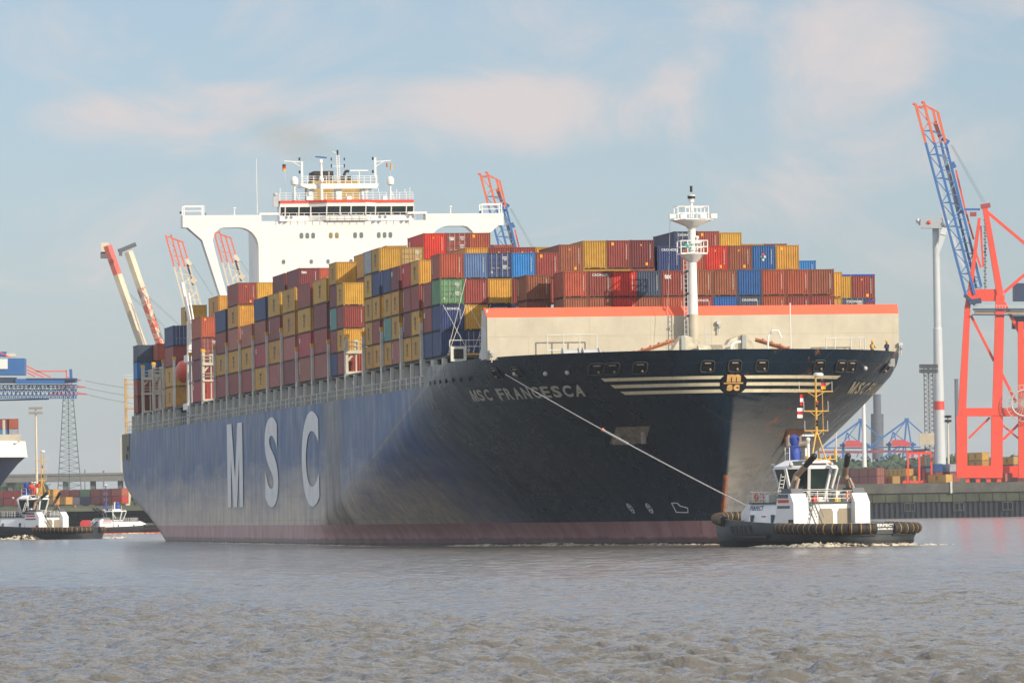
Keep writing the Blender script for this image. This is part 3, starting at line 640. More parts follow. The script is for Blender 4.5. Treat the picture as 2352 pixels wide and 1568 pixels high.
mb.add([(WX, -21.05, 22.5), (WX, 20.2, 22.5), (WX-.55, 20.22, 23.45), (WX-.55, -21.3, 23.45), (WX-.35, -21.05, 22.5), (WX-.35, 20.2, 22.5), (WX-.9, 20.22, 23.45), (WX-.9, -21.3, 23.45)], [(0, 1, 2, 3), (5, 4, 7, 6), (3, 2, 6, 7), (0, 3, 7, 4), (1, 5, 6, 2)], 1)
mb.prism([(WX-.3, 23.3), (WX-.3, 18.45), (WX-5.5, 18.45), (WX-5.0, 19.0), (WX-3.9, 19.6), (WX-3.0, 23.3)], lambda p: (p[0], -21.1, p[1]), lambda p: (p[0], -20.9, p[1]), 2)
bw = mb.build('breakwater', [CREAM, BAND, paint('wall_side_grey', (.55, .55, .53), .5)], ship_o)
mb = MB()
for z_ in (20.6,): mb.box(WX+.001, WX+.012, -20.9, 20.1, z_, z_+.05)
for y in np.arange(-17, 20, 6.1): mb.box(WX+.001, WX+.010, y, y+.035, 17, 22.4)
mb.build('plate_seam', paint('seam_dull', (.5, .45, .34), .6), bw)
for y0 in (-15.3,):
    mb = MB()
    for y in (y0, y0+1.6, y0+3.2, y0+4.9): mb.tube((WX+1.2, y, 17.2), (WX+1.2, y, 20.7), .06, 6)
    for z_ in (19.2, 20.7): mb.tube((WX+1.2, y0, z_), (WX+1.2, y0+4.9, z_), .06, 6)
    mb.build('winch_cage', PILLAR, ship_o)
    for y in (y0+1.4, y0+3.4): mb = MB(); mb.tube((WX+2, y, 18.5), (WX+2, y+1.5, 18.5), .75, 16, 0); mb.tube((WX+2, y-.08, 18.5), (WX+2, y, 18.5), .95, 16, 0); mb.tube((WX+2, y+1.5, 18.5), (WX+2, y+1.58, 18.5), .95, 16, 0); mb.build('mooring_winch', LTGREY, ship_o)
mb = MB(); y0 = 12.5
for y in (y0, y0+.9, y0+2.5, y0+3.4, y0+3.9): mb.tube((WX+1.5, y, 17.2), (WX+1.5, y, 20.1), .06, 6)
for z_ in (18.9, 20.1): mb.tube((WX+1.5, y0, z_), (WX+1.5, y0+3.9, z_), .06, 6)
mb.build('winch_cage', PILLAR, ship_o)
for y in (-10.6, -8.3): mb = MB(); mb.tube((WX+6, y, 17.9), (WX+6, y+1.4, 17.9), 1.05, 16); mb.build('mooring_winch', LTGREY, ship_o)
for y, z_ in ((-20.7, 19.0), (20.3, 19.3), (2.0, 21.6)):
    mb = MB(); mb.tube((WX+.3, y, z_-.9), (WX+.3, y, z_), .07, 6); mb.box(WX+.1, WX+.4, y-.2, y+.2, z_, z_+.32, 0); mb.ball((WX+.35, y, z_-.25), .16, 8, 1); mb.build('deck_lamp', [LTGREY, GREYP], ship_o)
# chain stoppers and anchor chain humps
def hump(y0, sg):
    mb = MB(); x = 352
    mb.prism([(-2.3, 17.2), (-.2, 20.3), (.2, 20.35), (1.4, 19.9), (2.3, 18.6), (2.7, 17.2)], lambda p: (x-.9, y0+sg*p[0], p[1]), lambda p: (x+.9, y0+sg*p[0], p[1]), 0)
    mb.box(x+.9, x+1.15, y0-.3, y0+.1, 17.2, 20.3, 1); mb.tube((x+1.6, y0+sg*1.2, 18.6), (x+1.6, y0+sg*3.6, 18.6), .75, 12, 0); w1 = mb.build('windlass', [paint('windlass_cream', (.60, .55, .42), .6, .25, 1.2, rust=.5), GREYP], ship_o)
    ch = MB()
    for k in range(13):
        c = Vector((x+1.2+k*.03, y0-sg*(1.3+k*.42), 19.75-k*.13)); d = Vector((0, -sg*.3, -.1))
        ch.tube(c-d+Vector((.13, 0, .1)), c+d+Vector((.13, 0, .1)), .11, 6); ch.tube(c-d-Vector((.13, 0, .1)), c+d-Vector((.13, 0, .1)), .11, 6)
        if k % 2: ch.ball(c+Vector((.1, 0, .15)), .19, 6)
    ch.build('anchor_chain', RUSTY, ship_o)
hump(-3.0, 1); hump(3.0, -1)
mb = MB(); mb.path([(355, 1.2, 17.2), (355, 1.25, 19.2), (355, 1.6, 19.5), (355, 2.2, 19.6)], .14, 8); mb.build('goose_vent', WHITE, ship_o)
mb = MB(); mb.path([(356, 4.6, 17.2), (356, 4.7, 20.0), (356, 5.1, 20.6), (356, 5.7, 20.6), (356, 6.0, 19.9)], .09, 8); mb.build('goose_vent', WHITE, ship_o)
mb = MB(); mb.tube((358, 6.5, 17.2), (358, 6.5, 23.2), .06, 6); mb.build('jack_staff', WHITE, ship_o)
for y, x in ((-6.0, 356), (2.4, 358), (-15.0, 350), (-11.0, 350.5), (3.2, 357.5)): mb = MB(); mb.ball((x, y, 18.45), .28, 8); mb.tube((x, y, 17.2), (x, y, 18.4), .2, 8); mb.build('bollard', YELLOW, ship_o)
# foremast with two platforms and a caged ladder
mb = MB(); x = 346.2; yc = -.75
mb.tube((x, yc, 17.2), (x, yc-.02, 22.6), .55, 16, 1); mb.tube((x, yc-.02, 22.6), (x, yc-.02, 28.4), .50, 16, 0, .43); mb.tube((x, yc, 28.4), (x, yc, 31.6), .40, 14, 0, .36); mb.tube((x, yc, 31.6), (x, yc, 34.2), .22, 10, 0, .1)
mb.tube((x, yc, 33.6), (x, yc, 33.95), .28, 10, 0); mb.tube((x, yc, 33.95), (x, yc, 34.2), .38, 12, 2); mb.tube((x, yc, 34.2), (x, yc, 34.3), .4, 12, 0); mb.tube((x, yc, 34.6), (x, yc, 35.2), .13, 8, 2)
mb.lathe([(.45, 31.0), (.6, 31.2), (1.9, 31.75), (1.95, 31.85)], (x, yc, 0), 10, 0); mb.box(x-1.0, x+1.0, yc-2.0, yc+2.0, 31.8, 31.95, 0)
mb.lathe([(.5, 27.7), (1.3, 28.45), (1.35, 28.5)], (x, yc, 0), 10, 0); mb.box(x-1, x+1, yc-1.3, yc+1.35, 28.45, 28.6, 0)
fm = mb.build('foremast', [WHITE, CREAM, BLACK], ship_o)
for (ya, yb, z0, h_) in ((yc-1.3, yc+1.35, 28.6, 1.2), (yc-1.55, yc+1.5, 31.9, 1.25)):
    mb = MB()
    for xx in (x-1, x+1):
        for k in range(5): y = ya+(yb-ya)*k/4; mb.box(xx-.04, xx+.04, y-.04, y+.04, z0, z0+h_)
        for k in (.5, 1): mb.box(xx-.035, xx+.035, ya, yb, z0+h_*k-.05, z0+h_*k+.03)
    for y in (ya, yb): 
        for k in (.5, 1): mb.box(x-1, x+1, y-.035, y+.035, z0+h_*k-.05, z0+h_*k+.03)
    mb.build('platform_rail', WHITE, fm)
mb = MB()
for y in (yc-2.1, yc+2.05, yc-1.0, yc+1.0): mb.box(x+.6, x+1.1, y-.3, y+.3, 31.95, 32.4, 0)
mb.build('mast_lamp', WHITE, fm)
mb = MB(); mb.lathe([(.05, -.3), (.42, -.28), (.5, 0), (.42, .28), (.05, .3)], (x+.6, yc-.65, 29.25), 10); mb.build('fog_horn', paint('teal_horn', (.10, .32, .30), .4), fm)
mb = MB(); mb.tube((x+.3, yc+.45, 28.6), (x+.3, yc+.45, 30.0), .1, 6); mb.ball((x+.3, yc+.45, 30.1), .2, 8); mb.box(x+.1, x+.5, yc+.2, yc+.7, 29.4, 29.7); mb.build('mast_lamp', WHITE, fm)
mb = MB()
for y in (yc-.95, yc-.6): mb.tube((x+.35, y, 17.2), (x+.35, y, 28.4), .045, 5)
for k in range(24): mb.tube((x+.35, yc-.95, 17.5+k*.45), (x+.35, yc-.6, 17.5+k*.45), .03, 4)
for k in range(5): mb.tube((x+.7, yc-.8, 18+k*2.2), (x+.7, yc-.55, 18.0+k*2.2), .12, 6, 1)
mb.build('mast_ladder', [LTGREY, BLACK], fm)
mb = MB(); mb.box(x+.2, x+.26, yc+1.05, yc+1.1, 17.2, 21.4)
mb.box(x+.2, x+.26, yc+1.5, yc+1.55, 17.2, 21.4)
for k in range(9): mb.box(x+.2, x+.25, yc+1.05, yc+1.55, 17.6+k*.43, 17.66+k*.43)
mb.build('side_ladder', LTGREY, fm)
mb = MB(); mb.tube((x+.2, -3.6, 17.2), (x-.5, -2.8, 32.2), .02, 4); mb.build('mast_stay', LTGREY, fm)
# platform beside the foremost stack with its cross rods
mb = MB(); X0 = 326.2
mb.box(X0, X0+1.4, -22.2, -15.5, 19.35, 19.5, 1)
for y in np.arange(-22.2, -15.4, 1.65): mb.box(X0+1.36, X0+1.42, y, y+.07, 19.5, 20.85, 0)
for z_ in (20.15, 20.8): mb.box(X0+1.36, X0+1.42, -22.2, -15.5, z_, z_+.07, 0)
mb.box(X0+1.45, X0+1.6, -22.1, -20.5, 18.7, 20.2, 0); mb.box(X0+1.6, X0+1.62, -21.8, -20.8, 18.95, 19.95, 2)
mb.prism([(-22.0, 16.9), (-21.7, 18.7), (-21.0, 18.7), (-19.6, 16.9)], lambda p: (X0+1.3, p[0], p[1]), lambda p: (X0+1.5, p[0], p[1]), 0)
mb.prism([(-15.6, 16.9), (-15.9, 18.4), (-15.4, 19.35), (-14.0, 19.35), (-14.2, 18.4), (-14.3, 16.9)], lambda p: (X0+.3, p[0], p[1]), lambda p: (X0+1.2, p[0], p[1]), 0)
for a, b_ in (((-22.2, 24.55), (-19.9, 19.6)), ((-19.8, 24.55), (-22.0, 19.6)), ((-19.6, 24.55), (-17.4, 19.6)), ((-17.3, 24.55), (-19.5, 19.6)), ((-19.8, 27.2), (-21.9, 20.4))):
    mb.tube((323.75, a[0], a[1]), (325.6, b_[0], b_[1]), .025, 5, 0)
for s_, y in ((318.2, -22.3), (324.6, -22.3)): mb.box(s_-.3, s_+.3, y-.2, y+.3, 16.9, 19.1, 0)
mb.build('lashing_platform', [PILLAR, YELLOW, BLACK], ship_o)
# ---------------------------------------------------------------- shipping containers
def container_paint(name, mul=1.0, rough=.5):
    m, n, l, b = new_mat(name); oi = n.new('ShaderNodeObjectInfo'); t = n.new('ShaderNodeTexCoord')
    ad = nd(n, l, 'ShaderNodeVectorMath', operation='ADD'); l.new(t.outputs['Object'], ad.inputs[0]); sc_ = nd(n, l, 'ShaderNodeVectorMath', operation='SCALE')
    cb = n.new('ShaderNodeCombineXYZ'); [l.new(oi.outputs['Random'], cb.inputs[i]) for i in range(3)]; l.new(cb.outputs[0], sc_.inputs[0]); sc_.inputs['Scale'].default_value = 60; l.new(sc_.outputs[0], ad.inputs[1])
    a = nd(n, l, 'ShaderNodeTexNoise', Scale=.9, Detail=6, Roughness=.7); l.new(ad.outputs[0], a.inputs['Vector'])
    r = nd(n, l, 'ShaderNodeMapRange'); l.new(a.outputs[0], r.inputs[0]); r.inputs[1].default_value = .3; r.inputs[2].default_value = .7; r.inputs[3].default_value = .72*mul; r.inputs[4].default_value = 1.08*mul
    mm = nd(n, l, 'ShaderNodeMix', data_type='RGBA', blend_type='MULTIPLY'); mm.inputs[0].default_value = 1; l.new(oi.outputs['Color'], mm.inputs[6]); l.new(r.outputs[0], mm.inputs[7])
    a2 = nd(n, l, 'ShaderNodeTexNoise', Scale=1.6, Detail=7, Roughness=.8); l.new(ad.outputs[0], a2.inputs['Vector'])
    r2 = nd(n, l, 'ShaderNodeMapRange'); l.new(a2.outputs[0], r2.inputs[0]); r2.inputs[1].default_value = .60; r2.inputs[2].default_value = .72; r2.inputs[4].default_value = .55
    m2 = nd(n, l, 'ShaderNodeMix', data_type='RGBA'); l.new(r2.outputs[0], m2.inputs[0]); l.new(mm.outputs[2], m2.inputs[6]); m2.inputs[7].default_value = (.13, .055, .03, 1)
    l.new(m2.outputs[2], b.inputs['Base Color']); b.inputs['Roughness'].default_value = rough; return m
CP = container_paint('container_paint', 1.0); CF = container_paint('container_frame_paint', .62, .65)
CUNDER = paint('container_underside', (.03, .02, .018), .9); BARS = paint('door_bar_steel', (.42, .42, .38), .5)
CW = 2.438
def corr(mb, L_, H, ribs, end=1):
    # one corrugated wall: front (+x) when end=1, back when -1, sides otherwise
    z0, z1 = .17, H-.12
    y0, y1 = -CW/2+.12, CW/2-.12; p = (y1-y0)/ribs; X = end*(L_/2-.03); D_ = end*.075; vs = []; prof = []
    for k in range(ribs):
        a = y0+k*p; prof += [(a, X-D_), (a+.14*p, X-D_), (a+.27*p, X), (a+.86*p, X)]
    prof.append((y1, X-D_))
    vs = [(x, y, z0) for y, x in prof]+[(x, y, z1) for y, x in prof]; n = len(prof)
    mb.add(vs, [(i, i+1, n+i+1, n+i) for i in range(n-1)])
def body_mesh(L_, H, ends, ribs=9, side=True):
    mb = MB(); 
    if ends == 'r': corr(mb, L_, H, ribs)
    corr(mb, L_, H, 6, -1)
    n = 14 if L_ < 7 else 30
    for sg in (-1, 1):
        if not side: mb.box(-L_/2+.1, L_/2-.1, sg*(CW/2-.06), sg*(CW/2-.03), .17, H-.12); continue
        x0, x1 = -L_/2+.12, L_/2-.12; p = (x1-x0)/n; Y = sg*(CW/2-.02); D_ = sg*.04; prof = []
        for k in range(n):
            a = x0+k*p; prof += [(a, Y-D_), (a+.25*p, Y-D_), (a+.4*p, Y), (a+.85*p, Y)]
        prof.append((x1, Y-D_)); m_ = len(prof); vs = [(x, y, .17) for x, y in prof]+[(x, y, H-.12) for x, y in prof]
        mb.add(vs, [(i, i+1, m_+i+1, m_+i) for i in range(m_-1)])
    mb.box(-L_/2+.1, L_/2-.1, -CW/2+.06, CW/2-.06, H-.06, H-.03)       # roof
    mb.box(-L_/2+.12, L_/2-.12, -CW/2+.08, CW/2-.08, .1, .16)
    return mb
def frame_mesh(L_, H):
    mb = MB()
    for sx in (-1, 1):
        for sy in (-1, 1):
            x = sx*(L_/2-.06); y = sy*(CW/2-.055); mb.box(x-.06, x+.06, y-.055, y+.055, .12, H-.12)
            for z in (0, H-.118): mb.box(sx*(L_/2-.178) if sx < 0 else L_/2-.178, (sx*(L_/2-.178)+sx*.18) if sx > 0 else -L_/2-.002, y-.09 if sy < 0 else y-.075, y+.075 if sy < 0 else y+.09, z, z+.118)
        x = sx*(L_/2-.05); mb.box(x-.045, x+.045, -CW/2+.12, CW/2-.12, H-.13, H-.02); mb.box(x-.045, x+.045, -CW/2+.12, CW/2-.12, .02, .17)
    for sy in (-1, 1):
        y = sy*(CW/2-.04); mb.box(-L_/2+.18, L_/2-.18, y-.03, y+.03, H-.12, H-.02); mb.box(-L_/2+.18, L_/2-.18, y-.03, y+.03, .04, .17)
    return mb
def under_mesh(L_):
    mb = MB(); mb.box(-L_/2+.2, L_/2+.002, -CW/2+.3, -CW/2+.5, 0, .1); mb.box(L_/2-.1, L_/2+.004, -.5, .5, .0, .11); mb.box(L_/2-.1, L_/2+.004, .75, 1.0, 0, .09); mb.box(L_/2-.1, L_/2+.004, -1.0, -.75, 0, .09)
    for k in range(int(L_/.6)):
        x = -L_/2+.4+k*.6; mb.box(x, x+.3, -CW/2+.004, -CW/2+.02, .05, .14)
    return mb
def door_mesh(L_, H):
    mb = MB(); X = L_/2
    for sg in (-1, 1):
        y0, y1 = (.02, CW/2-.13) if sg > 0 else (-CW/2+.13, -.02)
        mb.box(X-.1, X-.06, y0, y1, .2, H-.15, 0)
        for k in range(1, 4): z = .2+(H-.35)*k/4; mb.box(X-.06, X-.03, y0+.05, y1-.05, z-.05, z+.05, 1)
        for y in (y0+.28, y1-.28): mb.tube((X-.01, y, .12), (X-.01, y, H-.08), .028, 6, 2); mb.box(X-.02, X+.03, y-.02, y+.28, 1.0, 1.05, 2)
    return mb
MESHES = {}
def once(key, fn, mats, name):
    if key not in MESHES: o = fn().build(name, mats); MESHES[key] = o.data; bpy.data.objects.remove(o)
    return MESHES[key]
def mark_mesh(kind, L_, H):
    mb = MB(); X = L_/2+.002
    def flat(txt, y0, y1, z0, z1, mi=0, bold=.03, x=X):
        vs, fs = text2d(txt, bold); mb.add([(x, y0+(y1-y0)*u, z0+(z1-z0)*v) for u, v in vs], fs, mi)
    if 'n' in kind:      # container number, one character above another
        for k in range(11): z = H-.55-k*.14; mb.box(X-.02, X, .78, .84, z, z+.09, 0)
    if 'c' in kind: flat('CRONOS', -.8, .75, H-.52, H-.28)
    if 'x' in kind: flat('tex', -.9, -.2, H-.85, H-.35, 0, .05)
    if 't' in kind: flat('tex', -.95, -.25, H-.72, H-.35, 0, .05)
    if 'h' in kind: mb.box(X-.02, X, -.2, -.08, H-.62, H-.46, 1); mb.box(X-.02, X, .32, .55, .28, .58, 1)
    if 's' in kind: mb.box(X-.02, X, -.75, -.5, H-.55, H-.22, 1)
    if 'd' in kind:      # data panel of a door
        for k, (y, z, w2, h2) in enumerate([(.55, H-.5, .5, .08), (.55, H-.65, .45, .07), (.6, H-.8, .25, .07), (.55, H-1.35, .42, .07), (.55, H-1.5, .42, .07), (.55, H-1.65, .35, .07), (-.8, .5, .16, .22)]): mb.box(X-.04, X-.02, y-w2/2, y+w2/2, z, z+h2, 0)
    if 'q' in kind:      # four small diamonds
        for y, z, mi in ((-.25, H-1.2, 3), (-.05, H-.95, 2), (.12, H-1.2, 0), (-.05, H-1.5, 0)):
            mb.add([(X, y-.14, z), (X, y, z-.17), (X, y+.14, z), (X, y, z+.17)], [(0, 1, 2, 3)], mi)
    if 'm' in kind:      # dark line name on the long side
        w3 = .55 if L_ < 7 else .85
        for k3, c3 in enumerate('MSC'):
            vs, fs = text2d(c3, .04); z1 = H*.76-k3*H*.185; z0 = z1-H*.15
            mb.add([(-w3+2*w3*u, -CW/2-.004, z0+(z1-z0)*v) for u, v in vs], fs, 4)
    if 'w' in kind:      # white code down the long side
        for k in range(8): z = H-.5-k*.2; mb.box(L_/2*-.82, L_/2*-.82+.5, -CW/2-.006, -CW/2, z, z+.13, 0)
    if 'p' in kind: mb.box(-L_/2*.8, -L_/2*.8+.9, -CW/2-.006, -CW/2, H*.62, H*.82, 0)
    return mb
MARKM = [paint('mark_white', (.62, .62, .6), .6), paint('mark_orange', (.85, .38, .02), .5), REDP, paint('mark_green', (.05, .3, .1), .5), paint('mark_dark', (.055, .065, .07), .6)]
COLS = dict(y=(.60, .325, .045), m=(.30, .060, .045), M=(.20, .038, .042), r=(.60, .035, .018), o=(.43, .095, .045), p=(.40, .13, .095), b=(.027, .055, .17), B=(.02, .115, .36), c=(.025, .22, .55),
            l=(.13, .22, .45), g=(.13, .30, .14), t=(.13, .36, .31), w=(.42, .43, .47), n=(.30, .095, .05), k=(.06, .085, .15), u=(.25, .05, .028), j=(.52, .34, .09), e=(.018, .04, .11), P=(.42, .055, .06))
NAMES = dict(y='yellow', m='brownish red', M='dark maroon', r='bright red', o='rust orange', p='faded salmon', b='navy blue', B='mid blue', c='bright blue', l='pale blue', g='green', t='teal', w='pale grey', n='brown', k='grey blue', u='dark red', j='pale yellow', e='deep navy', P='pinkish red')
ORD = ['bottom', 'second', 'third', 'fourth', 'fifth']
RN = ['outermost', 'second', 'third', 'fourth', 'fifth', 'sixth', 'seventh', 'eighth', 'ninth', 'tenth', 'eleventh', 'twelfth', 'thirteenth', 'fourteenth', 'fifteenth', 'sixteenth', 'seventeenth', 'eighteenth']
def row_t(r): return .15+2.465*(8.5-r) if r < 9 else -.15-2.465*(r-8.5)
def cont(M_, L_, H, col, style='r', marks='n', label=None, group='containers stacked on the big ship', cat='container', marks_ok=True):
    root = empty('shipping_container'); root.matrix_world = M_
    bd = bpy.data.objects.new('body', once(('b', L_, H, style), lambda: body_mesh(L_, H, style), [CP], 'body'))
    fr = bpy.data.objects.new('corner_frame', once(('f', L_, H), lambda: frame_mesh(L_, H), [CF], 'corner_frame'))
    ch = [bd, fr]
    un = bpy.data.objects.new('fork_pocket', once(('u', L_), lambda: under_mesh(L_), [CUNDER], 'fork_pocket')); ch.append(un)
    if style == 'd': ch.append(bpy.data.objects.new('door', once(('d', L_, H), lambda: door_mesh(L_, H), [CP, CF, BARS], 'door')))
    if marks: ch.append(bpy.data.objects.new('lettering', once(('k', L_, H, marks), lambda: mark_mesh(marks, L_, H), MARKM, 'lettering')))
    jit = random.Random(hash((round(M_.translation.x, 2), round(M_.translation.z, 2)))); k = jit.uniform(.86, 1.12)
    c = COLS[col]; c = (c[0]*k, c[1]*k*jit.uniform(.92, 1.08), c[2]*k, 1)
    for o in ch: COL.objects.link(o); o.parent = root; o.color = c
    tag(root, label, cat, group); return root
L20, L40, HS, HH = 6.058, 12.19, 2.591, 2.896
def colname(ch): return NAMES[ch]
def bayname(s_front):
    b_ = [f+12.4 for f in F[:14]]
    for i in range(14):
        if abs(s_front-b_[i]) < .6: return i, ''
        if abs(s_front-(b_[i]-6.15)) < .6: return i, 'aft half of '
    return None, ''
BW = ['first', 'second', 'third', 'fourth', 'fifth', 'sixth', 'seventh', 'eighth', 'ninth', 'tenth', 'eleventh', 'twelfth', 'thirteenth', 'fourteenth']
def place(s_front, L_, row, z0, H, col, style='r', marks='n', tier=0, where=None):
    t_ = row_t(row); s_ = s_front-L_/2
    i, half = bayname(s_front)
    if where: wh_ = where
    elif row == 0 and i is not None: wh_ = f'{half}{BW[13-i]} outer starboard stack from the bow'
    elif i is not None: wh_ = f'{RN[row]} row from starboard, {BW[13-i]} bay from bow'
    else: wh_ = 'stern stack'
    end = ' door end' if style == 'd' else ''
    lb = f'{colname(col)}{end} container, {ORD[tier]} tier, {wh_}'
    M_ = SHIPM @ Matrix.Translation((s_, -t_, z0)); o = cont(M_, L_, H, col, style, marks, lb); return o
def default_marks(col, side):
    k = random.random()
    if col in 'yj': return 'm' if side else ''
    if col == 'P': return 'np'
    return 'n' if k < .55 else 'nh' if k < .7 else 'nw' if (k < .85 and side) else 'ns' if k < .9 else 'n'
def stack(s_front, L_, row, cols, h='s', base=19.37, first=0, styles=None, marks=None, where=None):
    z = base
    for j, ch in enumerate(cols):
        hh = h[j] if len(h) > 1 else h; H = HH if hh == 'h' else HS
        if ch != '.' : place(s_front, L_, row, z, H, ch, (styles or {}).get(j, 'r'), (marks or {}).get(j, default_marks(ch, row <= 1)), j, where)
        z += H+.028
    return z
random.seed(11)
E40 = lambda i: F[i]+12.4
E20 = lambda i: F[i]+6.25
# stern
stack(11.6, L20, 0, 'umck', 's', where='outer stack at the stern', marks={3: 'w'}); stack(17.9, L40, 1, 'umbo', 's', where='second row at the stern')
stack(64.4, L40, 0, 'yymb', 'h', where='outer stack behind the lifeboat', styles={3: 'd'}, marks={0: 'm', 1: 'm'}); stack(64.4, L40, 1, '....y', 'h', where='second row behind the lifeboat', marks={4: 'm'})
stack(100.8, L40, 0, 'PMmo', 'h', where='outer stack just forward of the bridge', styles={2: 'd'}, marks={3: 'ns', 2: 'd'}); stack(100.8, L40, 1, '....y', 'h', where='second row just forward of the bridge', marks={4: 'm'})
stack(E40(0), L40, 0, 'mymb', 'h'); stack(E40(0), L40, 1, '....y', 'h') if False else None
stack(E40(1), L40, 0, 'mypym', 'h', marks={1: 'm', 3: 'ms', 4: 'nh'}); stack(E40(1), L40, 1, '....y', 'h')
stack(E40(2), L40, 0, 'myp', 'h', marks={2: 'np'})
stack(E40(3), L40, 0, 'yPnb', 'h'); stack(E40(3), L40, 1, '....M', 'h')
stack(E40(4), L40, 0, 'pymy', 'h'); stack(E40(4), L40, 1, '....M', 'h', marks={4: 'nt'}); stack(E40(4), L40, 2, '....o', 'h')
stack(E40(5), L40, 0, 'Mpyy', 'h')
stack(E40(6), L40, 0, 'pPym', 'h', marks={3: ''})
stack(E40(7), L40, 0, 'pmMy', 'h'); stack(E40(7), L40, 2, '...py', 'h')
stack(E20(8), L20, 0, 'bmtMy', 's', marks={2: 'w'}); stack(E40(8), L20, 0, 'mymy', 's', marks={0: '', 2: 'n'}); stack(E40(8), L40, 2, '....y', 'h'); stack(E40(8), L40, 6, '....B', 'h'); stack(E40(8), L40, 7, '....o', 'h')
stack(E20(10), L20, 0, 'yyyyw', 's'); stack(E40(10), L20, 0, 'ymyby', 's', marks={1: ''}); stack(E40(10), L40, 1, '....j', 's', styles={4: 'd'}, marks={4: 'd'})
for r_, c_, st_, mk in ((2, 'r', 'r', 'nhp'), (3, 'm', 'd', 'xd'), (4, 'o', 'r', 's')): stack(E40(10), L40, r_, '....'+c_, 'h', styles={4: st_}, marks={4: mk})
stack(E20(11), L20, 0, 'ytyb', 's', marks={1: 'w'}); stack(E40(11), L20, 0, 'pyyM', 's', marks={0: 'w', 3: 'p'})
stack(E20(12), L20, 0, 'yMmr', 's', marks={1: 'w', 3: 'p'}); stack(E40(12), L20, 0, 'yymy', 's')
stack(E20(13), L20, 0, 'bmm', 's', marks={1: 'p', 2: 'w'})
stack(E40(13), L20, 0, 'bbgo', 's', styles={2: 'd'}, marks={0: 'n', 1: 'nc', 2: 'd', 3: 'nw'})
stack(E40(13), L20, 1, 'byml', 's', styles={0: 'd'}, marks={0: 'd', 3: 'n'})
stack(E40(13), L20, 2, '.eyb', 's', styles={3: 'd'}, marks={1: 'c', 3: 'd', 2: ''})
stack(E40(13), L20, 3, '.emc', 's', marks={1: 'c', 3: 'n'})
stack(E40(13), L20, 4, '..mm', 's')
for r_, c_ in ((2, 'y'), (3, 'm'), (4, 'm'), (5, 'y')): stack(E40(12), L40, r_, '...'+c_, 'h', marks={3: 'nh' if c_ == 'm' else ''})
# taller boxes in the bay behind the foremost one
def high(s_front, L_, row, z0, H, col, st_='r', mk='n', tier=3): place(s_front, L_, row, z0, H, col, st_, mk, tier)
high(E40(13), L40, 5, 27.72, HH, 'n', mk='nhp'); high(E40(13), L40, 6, 28.1, HH, 'y', mk=''); high(E40(13), L40, 7, 28.1, HH, 'm', mk='ns'); high(E40(13), L40, 8, 28.12, HH, 'M', mk='nh')
for r_, c_ in ((6, 'y'), (7, 'y'), (8, 'p')): high(E40(13), L40, r_, 25.17, HH, c_, mk='', tier=2)
for r_, c_, mk in ((9, 'b', 'nc'), (10, 'o', ''), (11, 'r', 'nh'), (12, 'n', 'nh'), (13, 'B', 'nq'), (14, 'y', 's')): high(E40(13), L40, r_, 27.78, HS, c_, mk=mk)
for r_, c_, st_, mk in ((12, 'e', 'd', 'cd'), (13, 'm', 'r', 'ns'), (14, 'y', 'r', '')): high(E40(11), L40, r_, 30.35+(-.15 if r_ == 14 else 0), HH, c_, st_, mk, 4)
for r_, c_ in ((15, 'y'), (16, 'm')): high(E40(11), L40, r_, 29.25, HS, c_, mk='')
high(E40(12), L40, 16, 26.8, HS, 'c')
WB = 'foremost bay'
b15 = [('o', 'n', 'n', ''), ('m', 'n', 'nc', ''), ('r', 'r', 'n', 'n'), ('B', 'n', 'n', ''), ('m', 'o', 'nx', 'n'), ('n', 'm', 'n', 'nc'), ('n', 'B', 'n', ''), ('B', 'l', '', 'nc'), ('o', 'o', 'n', 'n'), ('o', 'm', 'n', 'n'), ('n', 'm', 'n', 'n')]
for k, (a, b_, ma_, mb_) in enumerate(b15):
    r_ = 4+k; place(339.4, L20, r_, 24.61, HS, 'k' if a == 'B' and r_ == 7 else a, 'r', ma_, 2, f'{RN[r_]} row from starboard, foremost bay')
    place(339.4, L20, r_, 21.99, HS, 'k' if b_ == 'l' else b_, 'r', mb_, 1, f'{RN[r_]} row from starboard, foremost bay')
for tier, z in ((2, 24.61), (1, 21.99)): place(331.9, L20, 3, z, HS, 'n', 'r', 'nw', tier, 'fourth row from starboard, beside the foremost bay')
place(331.9, L20, 15, 24.61, HS, 'y', 'r', '', 2, 'port side row beside the foremost bay'); place(331.9, L20, 15, 21.99, HS, 'y', 'd', '', 1, 'port side row beside the foremost bay')
place(331.9, L20, 16, 21.99, HS, 'k', 'd', 'cd', 1, 'inside the outermost port row, beside foremost bay')
for r_, z, c_, tier in ((16, 24.61, 'y', 2), (17, 24.61, 'm', 2), (17, 21.99, 'm', 1)):
    o = place(325.0, L20, r_, z, HS, c_, 'r', 'nh' if r_ == 17 else '', tier, 'port edge under blue tarpaulin, ' + ('inner row' if r_ == 16 else 'outer row'))
    mb = MB(); mb.box(-L20/2+.02, L20/2+.012, -CW/2+.05, CW/2-.05, HS-.16, HS+.012); mb.build('tarpaulin', paint('tarpaulin_blue', (.03, .06, .40), .7, .2, 2), o)
